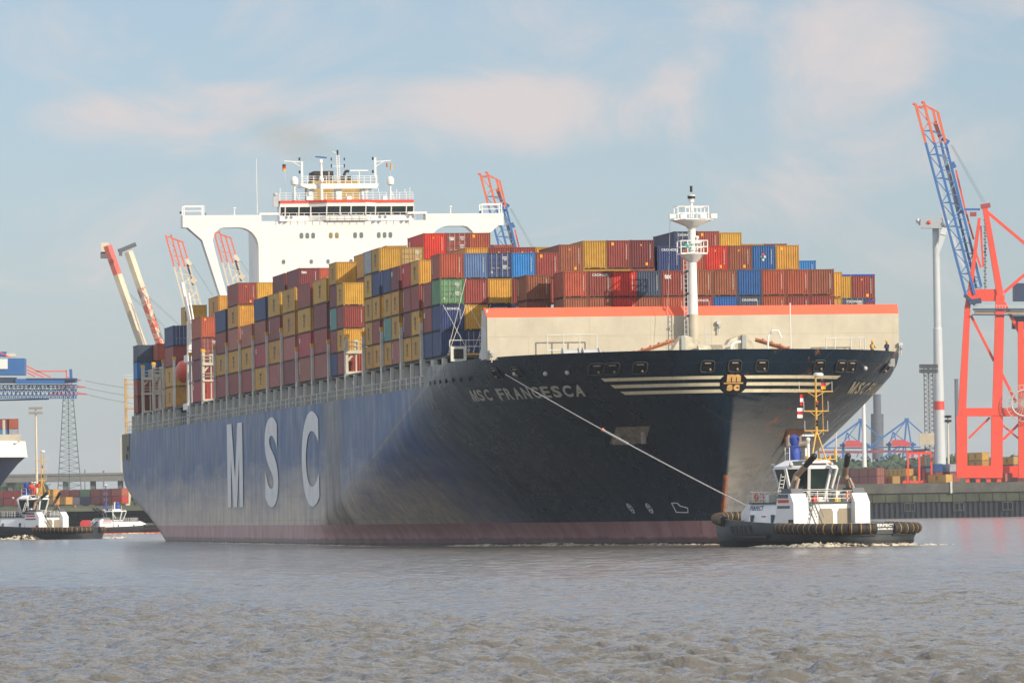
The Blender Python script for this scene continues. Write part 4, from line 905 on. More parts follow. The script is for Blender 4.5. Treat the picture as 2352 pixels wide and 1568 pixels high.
# ---------------------------------------------------------------- water
def build_water():
    rng = np.random.default_rng(3)
    Y = [100.0]
    while Y[-1] < 2600: Y.append(Y[-1]*(1.0012 if Y[-1] < 300 else 1.0018 if Y[-1] < 900 else 1.004))
    Y = [-4000, -1500, -500, -100, 0, 60]+Y+[3000, 3800, 5000, 7000, 10000, 14000]
    Y = np.array(Y); u = np.concatenate([[-9, -4, -2, -1, -.5, -.25, -.16], np.linspace(-.112, .112, 440), [.16, .25, .5, 1, 2, 4, 9]])
    wd = np.maximum(np.abs(Y), 100.0); X = wd[:, None]*u[None, :]; YY = np.repeat(Y[:, None], len(u), 1)
    Z = np.zeros_like(X); dy = np.maximum(np.gradient(Y)[:, None], wd[:, None]*.00058)
    lam = np.exp(rng.uniform(math.log(.35), math.log(7.0), 130))
    for l in lam:
        a = rng.normal(0, .8)+R(15); kx, ky = 2*math.pi/l*math.sin(a), 2*math.pi/l*math.cos(a); amp = (.0120*l if l < 1.1 else .0132*math.exp(-((l-1.1)/1.5)**2)+.0040)*rng.uniform(.5, 1.3)
        wt = np.clip((l/dy-2.2)/2.5, 0, 1); ph = rng.uniform(0, 6.28)
        warp = .35*np.sin(X*.31+YY*.13+ph)+.3*np.sin(YY*.37-X*.21+ph*2)
        s_ = np.sin(kx*X+ky*YY+ph+warp*1.3); Z += amp*wt*(s_+.35*np.cos(2*(kx*X+ky*YY+ph+warp*1.3)))
    Z *= .75+.3*np.sin(X*.06+1+.8*np.sin(YY*.01))*np.sin(YY*.019+X*.035)+.2*np.sin(X*.21+YY*.05)
    edge = (np.abs(u)[None, :] < .1121) & (Y[:, None] > 99) & (Y[:, None] < 2600); Z = np.where(edge, Z, 0)
    nr, nc = X.shape; co = np.stack([X, YY, Z], -1).reshape(-1, 3).astype(np.float32)
    i = np.arange(nr*nc).reshape(nr, nc); q_ = np.stack([i[:-1, :-1], i[:-1, 1:], i[1:, 1:], i[1:, :-1]], -1).reshape(-1, 4).astype(np.int32)
    me = bpy.data.meshes.new('water'); me.vertices.add(len(co)); me.vertices.foreach_set('co', co.ravel()); me.loops.add(q_.size); me.loops.foreach_set('vertex_index', q_.ravel())
    me.polygons.add(len(q_)); me.polygons.foreach_set('loop_start', np.arange(0, q_.size, 4, dtype=np.int32)); me.polygons.foreach_set('use_smooth', np.ones(len(q_), bool)); me.update(calc_edges=True)
    m, n, l, b = new_mat('river_water'); b.inputs['Base Color'].default_value = (.125, .117, .102, 1); b.inputs['Roughness'].default_value = .13; b.inputs['IOR'].default_value = 1.333
    t = n.new('ShaderNodeTexCoord'); mp_ = n.new('ShaderNodeMapping'); l.new(t.outputs['Object'], mp_.inputs[0]); mp_.inputs['Scale'].default_value = (1, .8, 1)
    a = nd(n, l, 'ShaderNodeTexNoise', Scale=2.6, Detail=7, Roughness=.62); l.new(mp_.outputs[0], a.inputs['Vector'])
    bp = nd(n, l, 'ShaderNodeBump', Strength=.6, Distance=.10); l.new(a.outputs[0], bp.inputs['Height'])
    a2 = nd(n, l, 'ShaderNodeTexNoise', Scale=.35, Detail=5, Roughness=.6); l.new(mp_.outputs[0], a2.inputs['Vector'])
    bp2 = nd(n, l, 'ShaderNodeBump', Strength=.9, Distance=.9); l.new(a2.outputs[0], bp2.inputs['Height']); l.new(bp.outputs[0], bp2.inputs['Normal']); l.new(bp2.outputs[0], b.inputs['Normal'])
    me.materials.append(m); o = bpy.data.objects.new('water', me); COL.objects.link(o); tag(o, kind='structure'); return o
build_water()
# ---------------------------------------------------------------- foam
fm_, n, l, b = new_mat('foam'); b.inputs['Base Color'].default_value = (.62, .55, .42, 1); b.inputs['Roughness'].default_value = .9
t = n.new('ShaderNodeTexCoord'); a = nd(n, l, 'ShaderNodeTexNoise', Scale=1.4, Detail=6, Roughness=.75); l.new(t.outputs['Object'], a.inputs['Vector'])
r = nd(n, l, 'ShaderNodeMapRange'); l.new(a.outputs[0], r.inputs[0]); r.inputs[1].default_value = .42; r.inputs[2].default_value = .56; l.new(r.outputs[0], b.inputs['Alpha'])
def foam(name, pts, wd, ht, label=None, seed=1, taper=True):
    rn = random.Random(seed); P = [Vector(p) for p in pts]; seg = []
    for a_, c_ in zip(P[:-1], P[1:]):
        k = max(2, int((c_-a_).length/.22)); seg += [a_.lerp(c_, i/k) for i in range(k)]
    n_ = len(seg); M_ = 9; vs = []; ph = rn.random()*9
    for i, p in enumerate(seg):
        d = (seg[min(i+1, n_-1)]-seg[max(i-1, 0)]).normalized(); nn = Vector((-d.y, d.x, 0)); e = math.sin(math.pi*(i+.5)/n_)**.5 if taper else 1
        A = .55+.45*math.sin(i*.11+ph)*math.sin(i*.047+2*ph)
        for j in range(M_):
            v = j/(M_-1); h_ = math.sin(math.pi*v)*ht*e*(.35+.65*A)*rn.uniform(.45, 1.25); vs.append(p+nn*(v-.5)*wd*e*(.7+.5*A)+Vector((rn.uniform(-.06, .06), 0, h_-.04)))
    mb = MB(); mb.add(vs, [(i*M_+j, i*M_+j+1, (i+1)*M_+j+1, (i+1)*M_+j) for i in range(n_-1) for j in range(M_-1)], 0, True)
    o = mb.build(name, fm_); tag(o, label or 'pale foam on the water', 'foam', kind='stuff'); return o
foam('bow_foam', [ship(356.5, 3, .0), ship(355.6, -.5+.9, 0), ship(350, 4.0, 0), ship(340, 8.2, 0), ship(325, 13.8, 0), ship(300, 19.6, 0)], 1.5, .38, 'thin foam curling along the starboard bow waterline', seed=2)
foam('hull_side_foam', [ship(300, 20.2, 0), ship(270, 23.3, 0), ship(230, 23.6, 0), ship(180, 23.6, 0), ship(120, 23.6, 0), ship(60, 23.6, 0)], 1.0, .16, 'faint foam line along the long hull side', seed=4)
# ---------------------------------------------------------------- tugs
def tug(name, label, center, head, pal, letters=('PERFECT', 'HAMBURG'), red_boot=False, simple=False):
    """head: world angle of the bow direction"""
    T = empty(name, center, head); tag(T, label, 'tugboat')
    HB, LH = 5.5, 13.6
    def zd(f): return 2.0+1.0*((f+LH)/(2*LH))**2
    def hp(f, k=1.0):
        u = abs(f)/LH; return HB*k*max(0., 1-u**(5.5 if f < 0 else 3.4))**(1/2.2)
    fs_ = [-LH, -LH+.03, -LH+.12, -LH+.3, -LH+.6, -LH+1, -11, -10]+[-9+i for i in range(19)]+[10, 10.7, 11.3, 11.8, 12.2, 12.5, LH-.25, LH-.1, LH-.03, LH]
    mb = MB(); vs = []; lev = [(-.8, .80), (0, .86), (.45, .93), (1.0, .97), (1.5, 1.0), (None, 1.0)]
    for f in fs_:
        row = []
        for z, k in lev:
            z = zd(f) if z is None else z; ff = f*(.97+.03*k if f < 0 else .90+.10*k)
            row.append((ff, hp(f, k), z))
        for x, y, z in row[::-1]: vs.append((x, -y, z))
        for x, y, z in row: vs.append((x, y, z))
    W2 = 12
    mb.add(vs, [(i*W2+j, (i+1)*W2+j, (i+1)*W2+j+1, i*W2+j+1) for i in range(len(fs_)-1) for j in range(W2-1) if j != 5], 0, True)
    hullt = mb.build('hull', pal['hull'], T)
    if red_boot:
        mb = MB(); vs = []
        for f in fs_:
            for z, k in ((-.2, .862), (.5, .94)): vs.append((f*(.97+.03*k if f < 0 else .9+.1*k)*1.003, hp(f, k)+.03, z))
        nn = len(fs_)
        for sg in (1, -1): mb.add([(x, sg*y, z) for x, y, z in vs], [(2*i, 2*i+1, 2*i+3, 2*i+2) for i in range(nn-1)])
        mb.build('boot_stripe', REDP, hullt)
    dk = MB(); pl_ = [(f, hp(f)-.05) for f in fs_[1:-1]]; pl_ = pl_+[(f, -h) for f, h in pl_[::-1]]
    dk.prism(pl_, lambda p: (p[0], p[1], zd(p[0])-.62), lambda p: (p[0], p[1], zd(p[0])-.58)); dk.build('deck', pal['deck'], T)
    mb = MB()   # inner bulwark, pale at the bow
    for sg in (1, -1):
        v2 = [(f, sg*(hp(f)-.12), z_) for f in fs_[2:-2] for z_ in (zd(f)-.6, zd(f)+.01)]; k = len(v2)//2
        mb.add(v2, [(2*i, 2*i+1, 2*i+3, 2*i+2) for i in range(k-1)])
    mb.build('bulwark', [pal['inner']], T)
    # fenders: one round the bow, one round each quarter, with bright rings
    def fender(fl, side, r, dz, ring, nm='fender'):
        pts = [Vector((f, side*hp(f), zd(f)+dz)) for f in fl]; mb = MB()
        for a_, c_ in zip(pts[:-1], pts[1:]): mb.tube(a_, c_, r, 10, 0)
        nxt = ring*.5; acc_ = 0
        for a_, c_ in zip(pts[:-1], pts[1:]):
            d = (c_-a_)
            while nxt < acc_+d.length:
                c = a_+d.normalized()*(nxt-acc_); mb.tube(c-d.normalized()*.03, c+d.normalized()*.03, r+.012, 10, 1); nxt += ring
            acc_ += d.length
        mb.build(nm, [pal['rubber'], pal['ring']], T)
    qf_ = [-4, -5.5, -7, -8.5, -10, -11.3, -12.2, -12.8, -13.2, -13.4, -13.5, -13.56]
    for sg in (1, -1): fender(qf_, sg, .50, -.42, .78)
    bf = [7, 8.5, 10, 11.3, 12.2, 12.8, 13.2, 13.4, 13.52, 13.6]
    for sg in (1, -1): fender(bf, sg, .45, -.2, .75)
    for sg in (1, -1):
        mb = MB()
        for a_, c_ in zip(qf_[:-1], qf_[1:]): mb.beam((a_, sg*hp(a_)*.95, 1.1), (c_, sg*hp(c_)*.95, 1.1), .25, .3)
        mb.build('rubbing_strake', pal['rubber'], hullt)
        mb = MB(); mb.beam((-2, sg*(HB+.0), .95), (6, sg*(hp(6)+.0), 1.0), .25, .22); mb.build('rubbing_strake', pal['rubber'], hullt)
    if not simple:
        mb = MB(); vs = []
        for f in fs_:
            for z, k in ((-.3, .862), (.55, .942)): vs.append((f*(.97+.03*k if f < 0 else .9+.1*k)*1.003, hp(f, k)+.03, z))
        for sg in (1, -1): mb.add([(x, sg*y, z) for x, y, z in vs], [(2*i, 2*i+1, 2*i+3, 2*i+2) for i in range(len(fs_)-1)])
        mb.build('boot_stripe', paint('boot_black', (.012, .013, .015), .6), hullt)
        mb = MB()
        for k in range(5): x = 1.0+k*.95; mb.prism([(x, 1.35), (x+.55, 1.35), (x+.65, 1.95), (x+.1, 1.95)], lambda p: (p[0], hp(p[0])+.01, p[1]), lambda p: (p[0], hp(p[0])+.03, p[1]))
        mb.build('freeing_port', DARK, hullt)
        pm = MB()
        pm.prism([(-1.5, 1.1), (-1.0, 2.05), (1.0, 2.05), (1.5, 1.1)], lambda p: (-LH-.02, p[0], p[1]), lambda p: (-LH-.1, p[0], p[1])); plate = pm.build('stern_plate', pal['hull'], T)
        for txt, z0, z1, w2 in ((letters[0], 1.72, 1.98, 1.0), (letters[1], 1.45, 1.62, .85)):
            vs, fs = text2d(txt, .03); mb = MB(); mb.add([(-LH-.12, w2-2*w2*u, z0+(z1-z0)*v) for u, v in vs], fs); mb.build('stern_lettering', WHITE, plate)
    # deckhouse
    z0 = 1.9; dh = MB()
    dh.prism([(-3.0, z0), (-3.0, 3.9), (6.8, 3.9), (8.2, 3.1), (8.2, z0)], lambda p: (p[0], -2.9, p[1]), lambda p: (p[0], 2.9, p[1]), 0)
    for sg in (1, -1): dh.prism([(0.0, z0), (0.0, 3.9), (5.8, 3.9), (5.8, z0)], lambda p: (p[0], sg*2.9, p[1]), lambda p: (p[0], sg*(3.5 if p[1] < 2.5 else 2.95), p[1]), 0)
    dhs = dh.build('deckhouse', pal['house'], T)
    if not simple:
        for sg in (1, -1):
            vs, fs = text2d(letters[0], .03); mb = MB(); mb.add([(6.0-2.6*(u if sg > 0 else 1-u)-0, sg*(3.02+.12*(1-v)), 3.3+.42*v) for u, v in vs], fs); mb.build('name_lettering', paint('name_blue', (.05, .07, .2), .5), dhs)
    for y in (-1.75, .15):
        mb = MB(); ring = [(-.72, 1.95), (.72, 1.95), (.72, 3.1), (.55, 3.4), (-.55, 3.4), (-.72, 3.1)]
        mb.prism(ring, lambda p: (-3.005, y+p[0], p[1]), lambda p: (-3.05, y+p[0], p[1])); mb.build('roller_door', paint('tan_door', (.30, .25, .18), .6), dhs)
    mb = MB()
    for sg in (1, -1):
        for x in (1.0, 5.0): mb.box(x-.14, x+.14, sg*3.4-.14, sg*3.4+.14, 2.1, 2.9)
    mb.build('side_door', paint('door_blue_grey', (.08, .1, .14), .5), dhs)
    mb = MB(); mb.box(-3.2, 6.2, -3.1, 3.1, 3.88, 4.0)
    mb.build('upper_deck', paint('upper_deck_green', (.06, .09, .08), .7), T)
    mb = MB()
    for (xa, ya, xb, yb) in ((-3.1, -3.0, -3.1, 3.0), (2.5, 3.05, 6.1, 3.05), (2.5, -3.05, 6.1, -3.05), (6.1, -3.05, 6.1, 3.05)):
        n3 = 6
        for i in range(n3+1): x = xa+(xb-xa)*i/n3; y = ya+(yb-ya)*i/n3; mb.tube((x, y, 4.0), (x, y, 4.95), .04, 5)
        for z in (4.3, 4.62, 4.95): mb.tube((xa, ya, z), (xb, yb, z), .03, 5)
    mb.build('railing', WHITE, T)
    if not simple:
        mb = MB()
        for (x, y) in ((6.1, 1.9), (4.6, 3.12), (-3.15, -2.2)):
            n5 = 12; v5 = [(x+.04, y+.3*math.cos(2*math.pi*i/n5), 4.5+.3*math.sin(2*math.pi*i/n5)) for i in range(n5)] if abs(y) < 3 else [(x+.3*math.cos(2*math.pi*i/n5), y+.04, 4.5+.3*math.sin(2*math.pi*i/n5)) for i in range(n5)]
            ob = MB(); ob.path([Vector(p) for p in v5]+[Vector(v5[0])], .06, 6); ob.build('lifebuoy', paint('buoy_orange', (.75, .14, .03), .6), T)
        for x, y, w5, h5, c5 in ((4.2, 1.9, .7, .7, WHITE), (3.4, -2.2, .9, .6, LTGREY), (-2.2, .8, .5, .5, REDP), (-1.2, -2.0, .5, .9, WHITE), (-2.5, -1.2, .6, .35, paint('box_yellow', (.6, .4, .05), .6))):
            ob = MB(); ob.box(x-w5/2, x+w5/2, y-w5/2, y+w5/2, 4.0, 4.0+h5); ob.build('deck_box', c5, T)
        for y in (3.9, 3.95): pass
        ob = MB(); ob.box(1.9, 2.4, 2.92, 3.02, 2.9, 3.0); ob.box(2.6, 3.4, 3.2, 3.3, 2.7, 2.82); ob.build('life_saving_board', REDP, dhs)
        for k in range(3): ob = MB(); ob.box(-.5+.001, -.1, 3.5, 3.6, 2.4+k*.5, 2.5+k*.5); ob.build('step', GREYP, dhs)
        for x in (-8.0, -11.0): ob = MB(); ob.tube((x, 0, 1.3), (x, 0, 2.0), .3, 10); ob.tube((x, -.6, 1.9), (x, .6, 1.9), .16, 8); ob.build('towing_bitt', GREYP, T)
    # engine casings with exhausts
    for sg in (1, -1):
        mb = MB(); mb.prism([(-3.9, 1.95), (-3.9, 3.9), (-3.3, 4.75), (-1.2, 4.75), (-.6, 3.9), (-.6, 1.95)], lambda p: (p[0], sg*2.35, p[1]), lambda p: (p[0], sg*3.85, p[1]), 0)
        mb.prism([(-3.3, 4.76), (-3.1, 5.2), (-1.4, 5.2), (-1.2, 4.76)], lambda p: (p[0], sg*2.5, p[1]), lambda p: (p[0], sg*3.7, p[1]), 1)
        mb.box(-3.0, -.9, min(sg*3.86, sg*3.88), max(sg*3.86, sg*3.88), 4.2, 4.4, 2) if False else None
        cs_ = mb.build('engine_casing', [pal['house'], paint('casing_grey', (.10, .11, .13), .5), REDP], T)
        mb = MB(); mb.box(-3.0, -.95, sg*3.86-.01, sg*3.86+.01, 3.95, 4.22); mb.build('red_stripe', REDP, cs_); mb = MB(); mb.box(-3.2, -.8, sg*3.86-.01, sg*3.86+.01, 3.45, 3.68); mb.box(-2.9, -1.0, sg*3.86-.01, sg*3.86+.01, 4.35, 4.7); mb.build('vent_louvre', paint('casing_grey', (.10, .11, .13), .5), cs_)
        a_, b_, c_, d_ = Vector((-1.9, sg*2.95, 5.0)), Vector((-1.9, sg*2.45, 6.35)), Vector((-2.9, sg*2.05, 7.2)), Vector((-3.9, sg*1.7, 8.05))
        mb = MB(); mb.tube(a_, b_, .28, 10, 0); mb.tube(b_, c_, .27, 10, 0); mb.tube(c_, d_, .26, 10, 1, .30); mb.tube(a_+Vector((-.75, 0, 0)), a_.lerp(b_, .8)+Vector((-.6, 0, 0)), .15, 8, 0)
        mb.ball(b_, .28, 10, 0); mb.ball(d_, .29, 10, 1); mb.build('exhaust_pipe', [pal['pipe'], BLACK], cs_)
    # wheelhouse: eight leaning sides
    base, top_ = [], []; WHX = 1.0
    for i in range(8):
        a = 2*math.pi*(i+.5)/8; base.append((WHX+2.1*math.cos(a), 1.95*math.sin(a))); top_.append((WHX+3.0*math.cos(a), 2.85*math.sin(a)))
    wb = MB(); n3 = 8
    def ringz(k, grow=0): return [(b0[0]+(t0[0]-b0[0])*k, b0[1]+(t0[1]-b0[1])*k) for b0, t0 in zip(base, top_)]
    def strip(k0, z0_, k1, z1_, mi):
        A, C = ringz(k0), ringz(k1); wb.add([(x, y, z0_) for x, y in A]+[(x, y, z1_) for x, y in C], [(i, (i+1) % n3, n3+(i+1) % n3, n3+i) for i in range(n3)], mi)
    strip(0, 3.95, .12, 4.45, 0); strip(.12, 4.45, .98, 6.95, 1); strip(1.0, 6.95, 1.0, 7.2, 0)
    C = ringz(1.0); wb.add([(x, y, 7.2) for x, y in C]+[(WHX+(x-WHX)*.62, y*.62, 7.75) for x, y in C], [(i, (i+1) % n3, n3+(i+1) % n3, n3+i) for i in range(n3)]+[tuple(range(n3, 2*n3))], 0)
    for i in range(8):
        A, C = ringz(.1), ringz(1.0); wb.beam((*A[i], 4.3), (*C[i], 7.05), .26, .2, 0)
        if i % 2 == 0: C2 = [(1.6+(x-1.6)*.7, y*.7, 7.66) for x, y in ringz(1.0)]
    for i in (0, 2, 4, 6):
        A = ringz(1.0); a1, a2 = Vector((*A[i], 7.24)), Vector((*A[(i+1) % 8], 7.24)); c0 = Vector((WHX, 0, 7.24)); f_ = lambda p, k, z: Vector((c0.x+(p.x-c0.x)*k, c0.y+(p.y-c0.y)*k, z))
        m1, m2 = a1.lerp(a2, .1), a2.lerp(a1, .1); wb.add([f_(m1, .97, 7.27), f_(m2, .97, 7.27), f_(m2, .7, 7.67), f_(m1, .7, 7.67)], [(0, 1, 2, 3)], 1)
    whs = wb.build('wheelhouse', [pal['house'], glass('tug_glass', (.015, .03, .028), .06)], T)
    mb = MB()
    for zz in (5.1, 4.75):
        A = ringz(.3); 
        for i in range(8): p_, q_ = A[i], A[(i+1) % 8]; mb.tube((WHX+(p_[0]-WHX)*1.12, p_[1]*1.12, zz), (WHX+(q_[0]-WHX)*1.12, q_[1]*1.12, zz), .03, 5)
    mb.build('grab_rail', WHITE, whs)
    # stairs down to the aft deck
    mb = MB()
    for y in (2.05, 1.35): mb.beam((-3.1, y, 3.9), (-4.9, y, 1.7), .07, .12, 0)
    for k in range(8): x = -3.2-k*.22; mb.box(x-.12, x+.12, 1.35, 2.05, 3.75-k*.27, 3.79-k*.27, 0)
    for y in (2.05, 1.35): mb.beam((-3.1, y, 4.8), (-4.9, y, 2.6), .05, .05, 0)
    mb.build('stair', paint('stair_grey', (.16, .17, .18), .5), T)
    # mast
    mb = MB(); mx_ = -1.2; YL = pal['mast']
    for (x, y) in ((-1.6, .75), (-1.6, -.75), (-.1, 0), (-.9, .4), (-.9, -.4)): mb.tube((x, y, 7.7), (mx_, 0, 10.4), .08, 6, 0)
    mb.tube((mx_, 0, 10), (mx_, 0, 15.2), .13, 8, 0, .09); mb.tube((mx_+.1, -.75, 10), (mx_+.1, -.7, 15.0), .04, 5, 0)
    for z, w2 in ((10.35, 1.6), (12.1, 1.7), (13.85, 2.3)):
        mb.tube((mx_, -w2*.75, z), (mx_, w2*.75, z), .06, 6, 0)
        for sg in (1, -1): mb.tube((mx_, sg*w2*.4, z), (mx_, 0, z-.5), .04, 5, 0); mb.tube((mx_, sg*w2*.72, z), (mx_, sg*w2*.72, z+.9), .025, 4, 1)
    for y in (.9, -1.4): mb.tube((-1.0, y, 7.4), (-1.0, y, 8.1), .14, 8, 0)
    mb.box(-1.3, -.8, -2.0, 1.0, 7.75, 7.85, 0); mb.tube((-1.1, -1.95, 7.7), (-1.1, -1.9, 8.7), .1, 6, 0); mb.box(-2.0, -.4, -.9, .9, 7.45, 7.7, 1)
    mb.tube((mx_, -.15, 15.2), (mx_, -.35, 15.3), .05, 6, 1); mb.lathe([(.05, 0), (.45, .05), (.45, .25), (.3, .32)], (mx_, -.3, 15.2), 10, 1)
    for z in (11.2, 12.6, 10.9): mb.ball((mx_-.15, -.05, z), .14, 8, 2)
    ms = mb.build('mast', [YL, WHITE, BLACK], T)
    if not simple:
        flag((mx_-.15, -.95, 14.9), .55, .85, [FB, FR_, FG], 'flag', ms); flag((mx_, 1.25, 13.6), .4, 1.0, [FR_, WHITE, FR_], 'flag', ms); flag((mx_, 1.35, 12.4), .6, .9, [WHITE, FR_, WHITE], 'flag', ms)
    mb = MB(); mb.ball((mx_-.2, -.02, 12.9), .12, 8); mb.build('signal_lamp', paint('lamp_red', (.8, .03, .01), .3), ms)
    mb = MB(); mb.tube((1.0, -.3, 7.7), (1.0, -.3, 9.7), .14, 8); mb.box(.9, 1.1, -.9, .3, 9.9, 10.05); mb.ball((1.0, -.3, 9.6), .22, 8); mb.tube((1.0, -.05, 7.7), (1.0, -.05, 8.8), .09, 6); mb.build('radar_scanner', WHITE, whs)
    mb = MB(); mb.lathe([(.55, 7.75), (.6, 8.4), (.5, 8.9), (.3, 9.1), (.45, 9.4), (.45, 9.8), (.2, 10.05), (.03, 10.1)], (2.0, .55, 0), 12); mb.build('covered_monitor', paint('cover_blue', (.03, .07, .35), .6), whs)
    mb = MB(); 
    for x, y in ((2.4, 1.3), (1.0, 1.6), (2.6, -.9)): mb.tube((x, y, 7.5), (x, y, 8.9), .04, 5)
    mb.tube((2.4, 1.3, 8.9), (1.0, 1.6, 8.9), .03, 5); mb.tube((2.4, 1.3, 8.4), (1.0, 1.6, 8.4), .03, 5); mb.build('roof_rail', WHITE, whs)
    mb = MB()
    for x, y, z in ((-.9, 1.2, 7.35), (-.9, -1.6, 7.35), (4.2, 1.6, 7.3), (-.6, 2.3, 7.35)): mb.ball((x, y, z), .22, 8)
    mb.build('searchlight', LTGREY, whs)
    for x, y in ((6.6, 3.6), (-3.6, 4.0)): mb = MB(); mb.tube((x, y, 1.8), (x, y, 2.45), .22, 8); mb.build('bitt', BLACK if x < 0 else REDP, T)
    mb = MB(); mb.tube((9.8, -1.3, 2.6), (9.8, 1.3, 2.6), .55, 14, 0); mb.box(9.2, 10.4, -1.6, -1.35, 2.0, 3.2, 1); mb.box(9.2, 10.4, 1.35, 1.6, 2.0, 3.2, 1); mb.build('towing_winch', [paint('rope_grey', (.35, .35, .37), .8), paint('winch_blue', (.06, .1, .16), .5)], T)
    mb = MB(); mb.tube((-.4, 2.0, 4.0), (-.4, 2.0, 5.05), .42, 12); mb.ball((-.4, 2.0, 5.05), .42, 10); mb.build('liferaft', WHITE, T)
    mb = MB()
    for y in (2.3, 2.75): mb.tube((.6, y+.3, 4.9), (-.1, y+.3, 6.5), .05, 6)
    for k in range(5): mb.tube((.6-.14*k, 2.6, 5.0+.32*k), (.6-.14*k, 3.05, 5.0+.32*k), .03, 5)
    for y in (-2.4, -2.85): mb.tube((.6, y, 4.9), (-.1, y, 6.3), .05, 6)
    mb.build('side_ladder', WHITE, T)
    return T
TP = dict(hull=paint('tug_hull_grey', (.035, .045, .055), .45, .3, .8), deck=paint('tug_deck', (.12, .16, .14), .7), inner=paint('tug_inner_cream', (.55, .56, .46), .5), rubber=paint('rubber', (.030, .028, .026), .7, .3, 2),
          ring=paint('ring_ochre', (.45, .25, .03), .6), house=paint('tug_white', (.78, .79, .80), .4, .06, .7), pipe=paint('pipe_tan', (.28, .20, .14), .45), mast=paint('mast_yellow', (.62, .36, .06), .5))
HA = R(90+25)
main_tug = tug('tugboat', 'grey and white tugboat with tan exhausts right under the big bow', (26.6, 542.4, -.05), HA, TP)
c = Vector((26.6, 542.4, 0)); fw = Vector((math.cos(HA), math.sin(HA), 0)); pt = Vector((-math.sin(HA), math.cos(HA), 0))
foam('tug_wake', [c+fw*2+pt*5.6, c-fw*4+pt*6.3, c-fw*9+pt*6.2, c-fw*12.5+pt*5, c-fw*13.6+pt*0, c-fw*13.4-pt*4.5, c-fw*12-pt*6.6, c-fw*11.5-pt*9], 1.5, .42, 'pale churned foam round the near tugboat stern', seed=9)
TP2 = dict(TP); TP2['ring'] = paint('ring_orange', (.55, .27, .04), .6); TP2['hull'] = paint('tug_hull_dark', (.03, .035, .045), .5)
t2 = tug('tugboat', 'white topped tugboat at the left edge, its red and white mast raised', (-85.2, 1080, 0), R(90+52), TP2, simple=True); t2.scale = (1.02, 1.02, 1.02)
mb = MB(); mb.ball((.4, 1.0, 9.2), .5, 8); mb.ball((.4, -.9, 9.4), .45, 8); mb.tube((.3, .3, 7.7), (.3, .3, 9.2), .28, 8); mb.tube((.3, -1, 9.2), (.3, 1, 9.1), .12, 6); mb.build('fire_monitor', REDP, t2)
c = Vector((-86, 1080, 0)); foam('left_tug_wake', [c+Vector((-14, -5, 0)), c+Vector((-6, -6.5, 0)), c+Vector((2, -6.5, 0)), c+Vector((10, -5.5, 0)), c+Vector((18, -3, 0))], 2.2, .9, 'bright foam under the left tugboat', seed=12)
TP3 = dict(TP); TP3['hull'] = paint('tug_hull_black', (.016, .016, .02), .5); TP3['ring'] = TP3['rubber']; TP3['mast'] = paint('mast_blue', (.05, .07, .25), .5); TP3['pipe'] = BLACK
t3 = tug('tugboat', 'black tugboat with red waterline behind the stern of the big ship', (-93.5, 1400, 0), R(90-68), TP3, simple=True, red_boot=True); t3.scale = (.95, .85, .74)
foam('far_tug_wake', [(-106, 1392, 0), (-96, 1391, 0), (-86, 1391, 0), (-78, 1392, 0)], 2, .45, 'foam patch by the black tugboat', seed=14)
mb = MB(); mb.box(-103.4, -101.2, 1440, 1450, -.2, 2.9); mb.box(-103.2, -101.4, 1441, 1449, 2.9, 3.3); o = mb.build('red_barge', paint('barge_red', (.5, .05, .05), .6)); tag(o, 'small red barge behind the black tugboat', 'barge')
# ---------------------------------------------------------------- towing line
p0 = ship(346.6, 19.6, 16.9); p1 = main_tug.matrix_world.inverted() and Matrix.Translation((26.6, 542.4, 0)) @ Matrix.Rotation(HA, 4, 'Z') @ Vector((9.8, .2, 3.1))
mb = MB(); pts = []
for i in range(41):
    u = i/40; p = p0.lerp(p1, u); p.z -= 1.1*4*u*(1-u)*.25; pts.append(p)
mb.path(pts[:17], .045, 6); mb.path(pts[16:21], .10, 6); mb.path(pts[20:], .06, 6); rp = mb.build('towing_rope', paint('rope_pale', (.55, .53, .5), .8, .2, 3)); tag(rp, 'pale rope running from the big bow down to the near tugboat', 'rope')
mb = MB(); mb.ball(pts[16], .19, 8); mb.build('rope_splice', paint('splice_red', (.6, .2, .15), .7), rp)
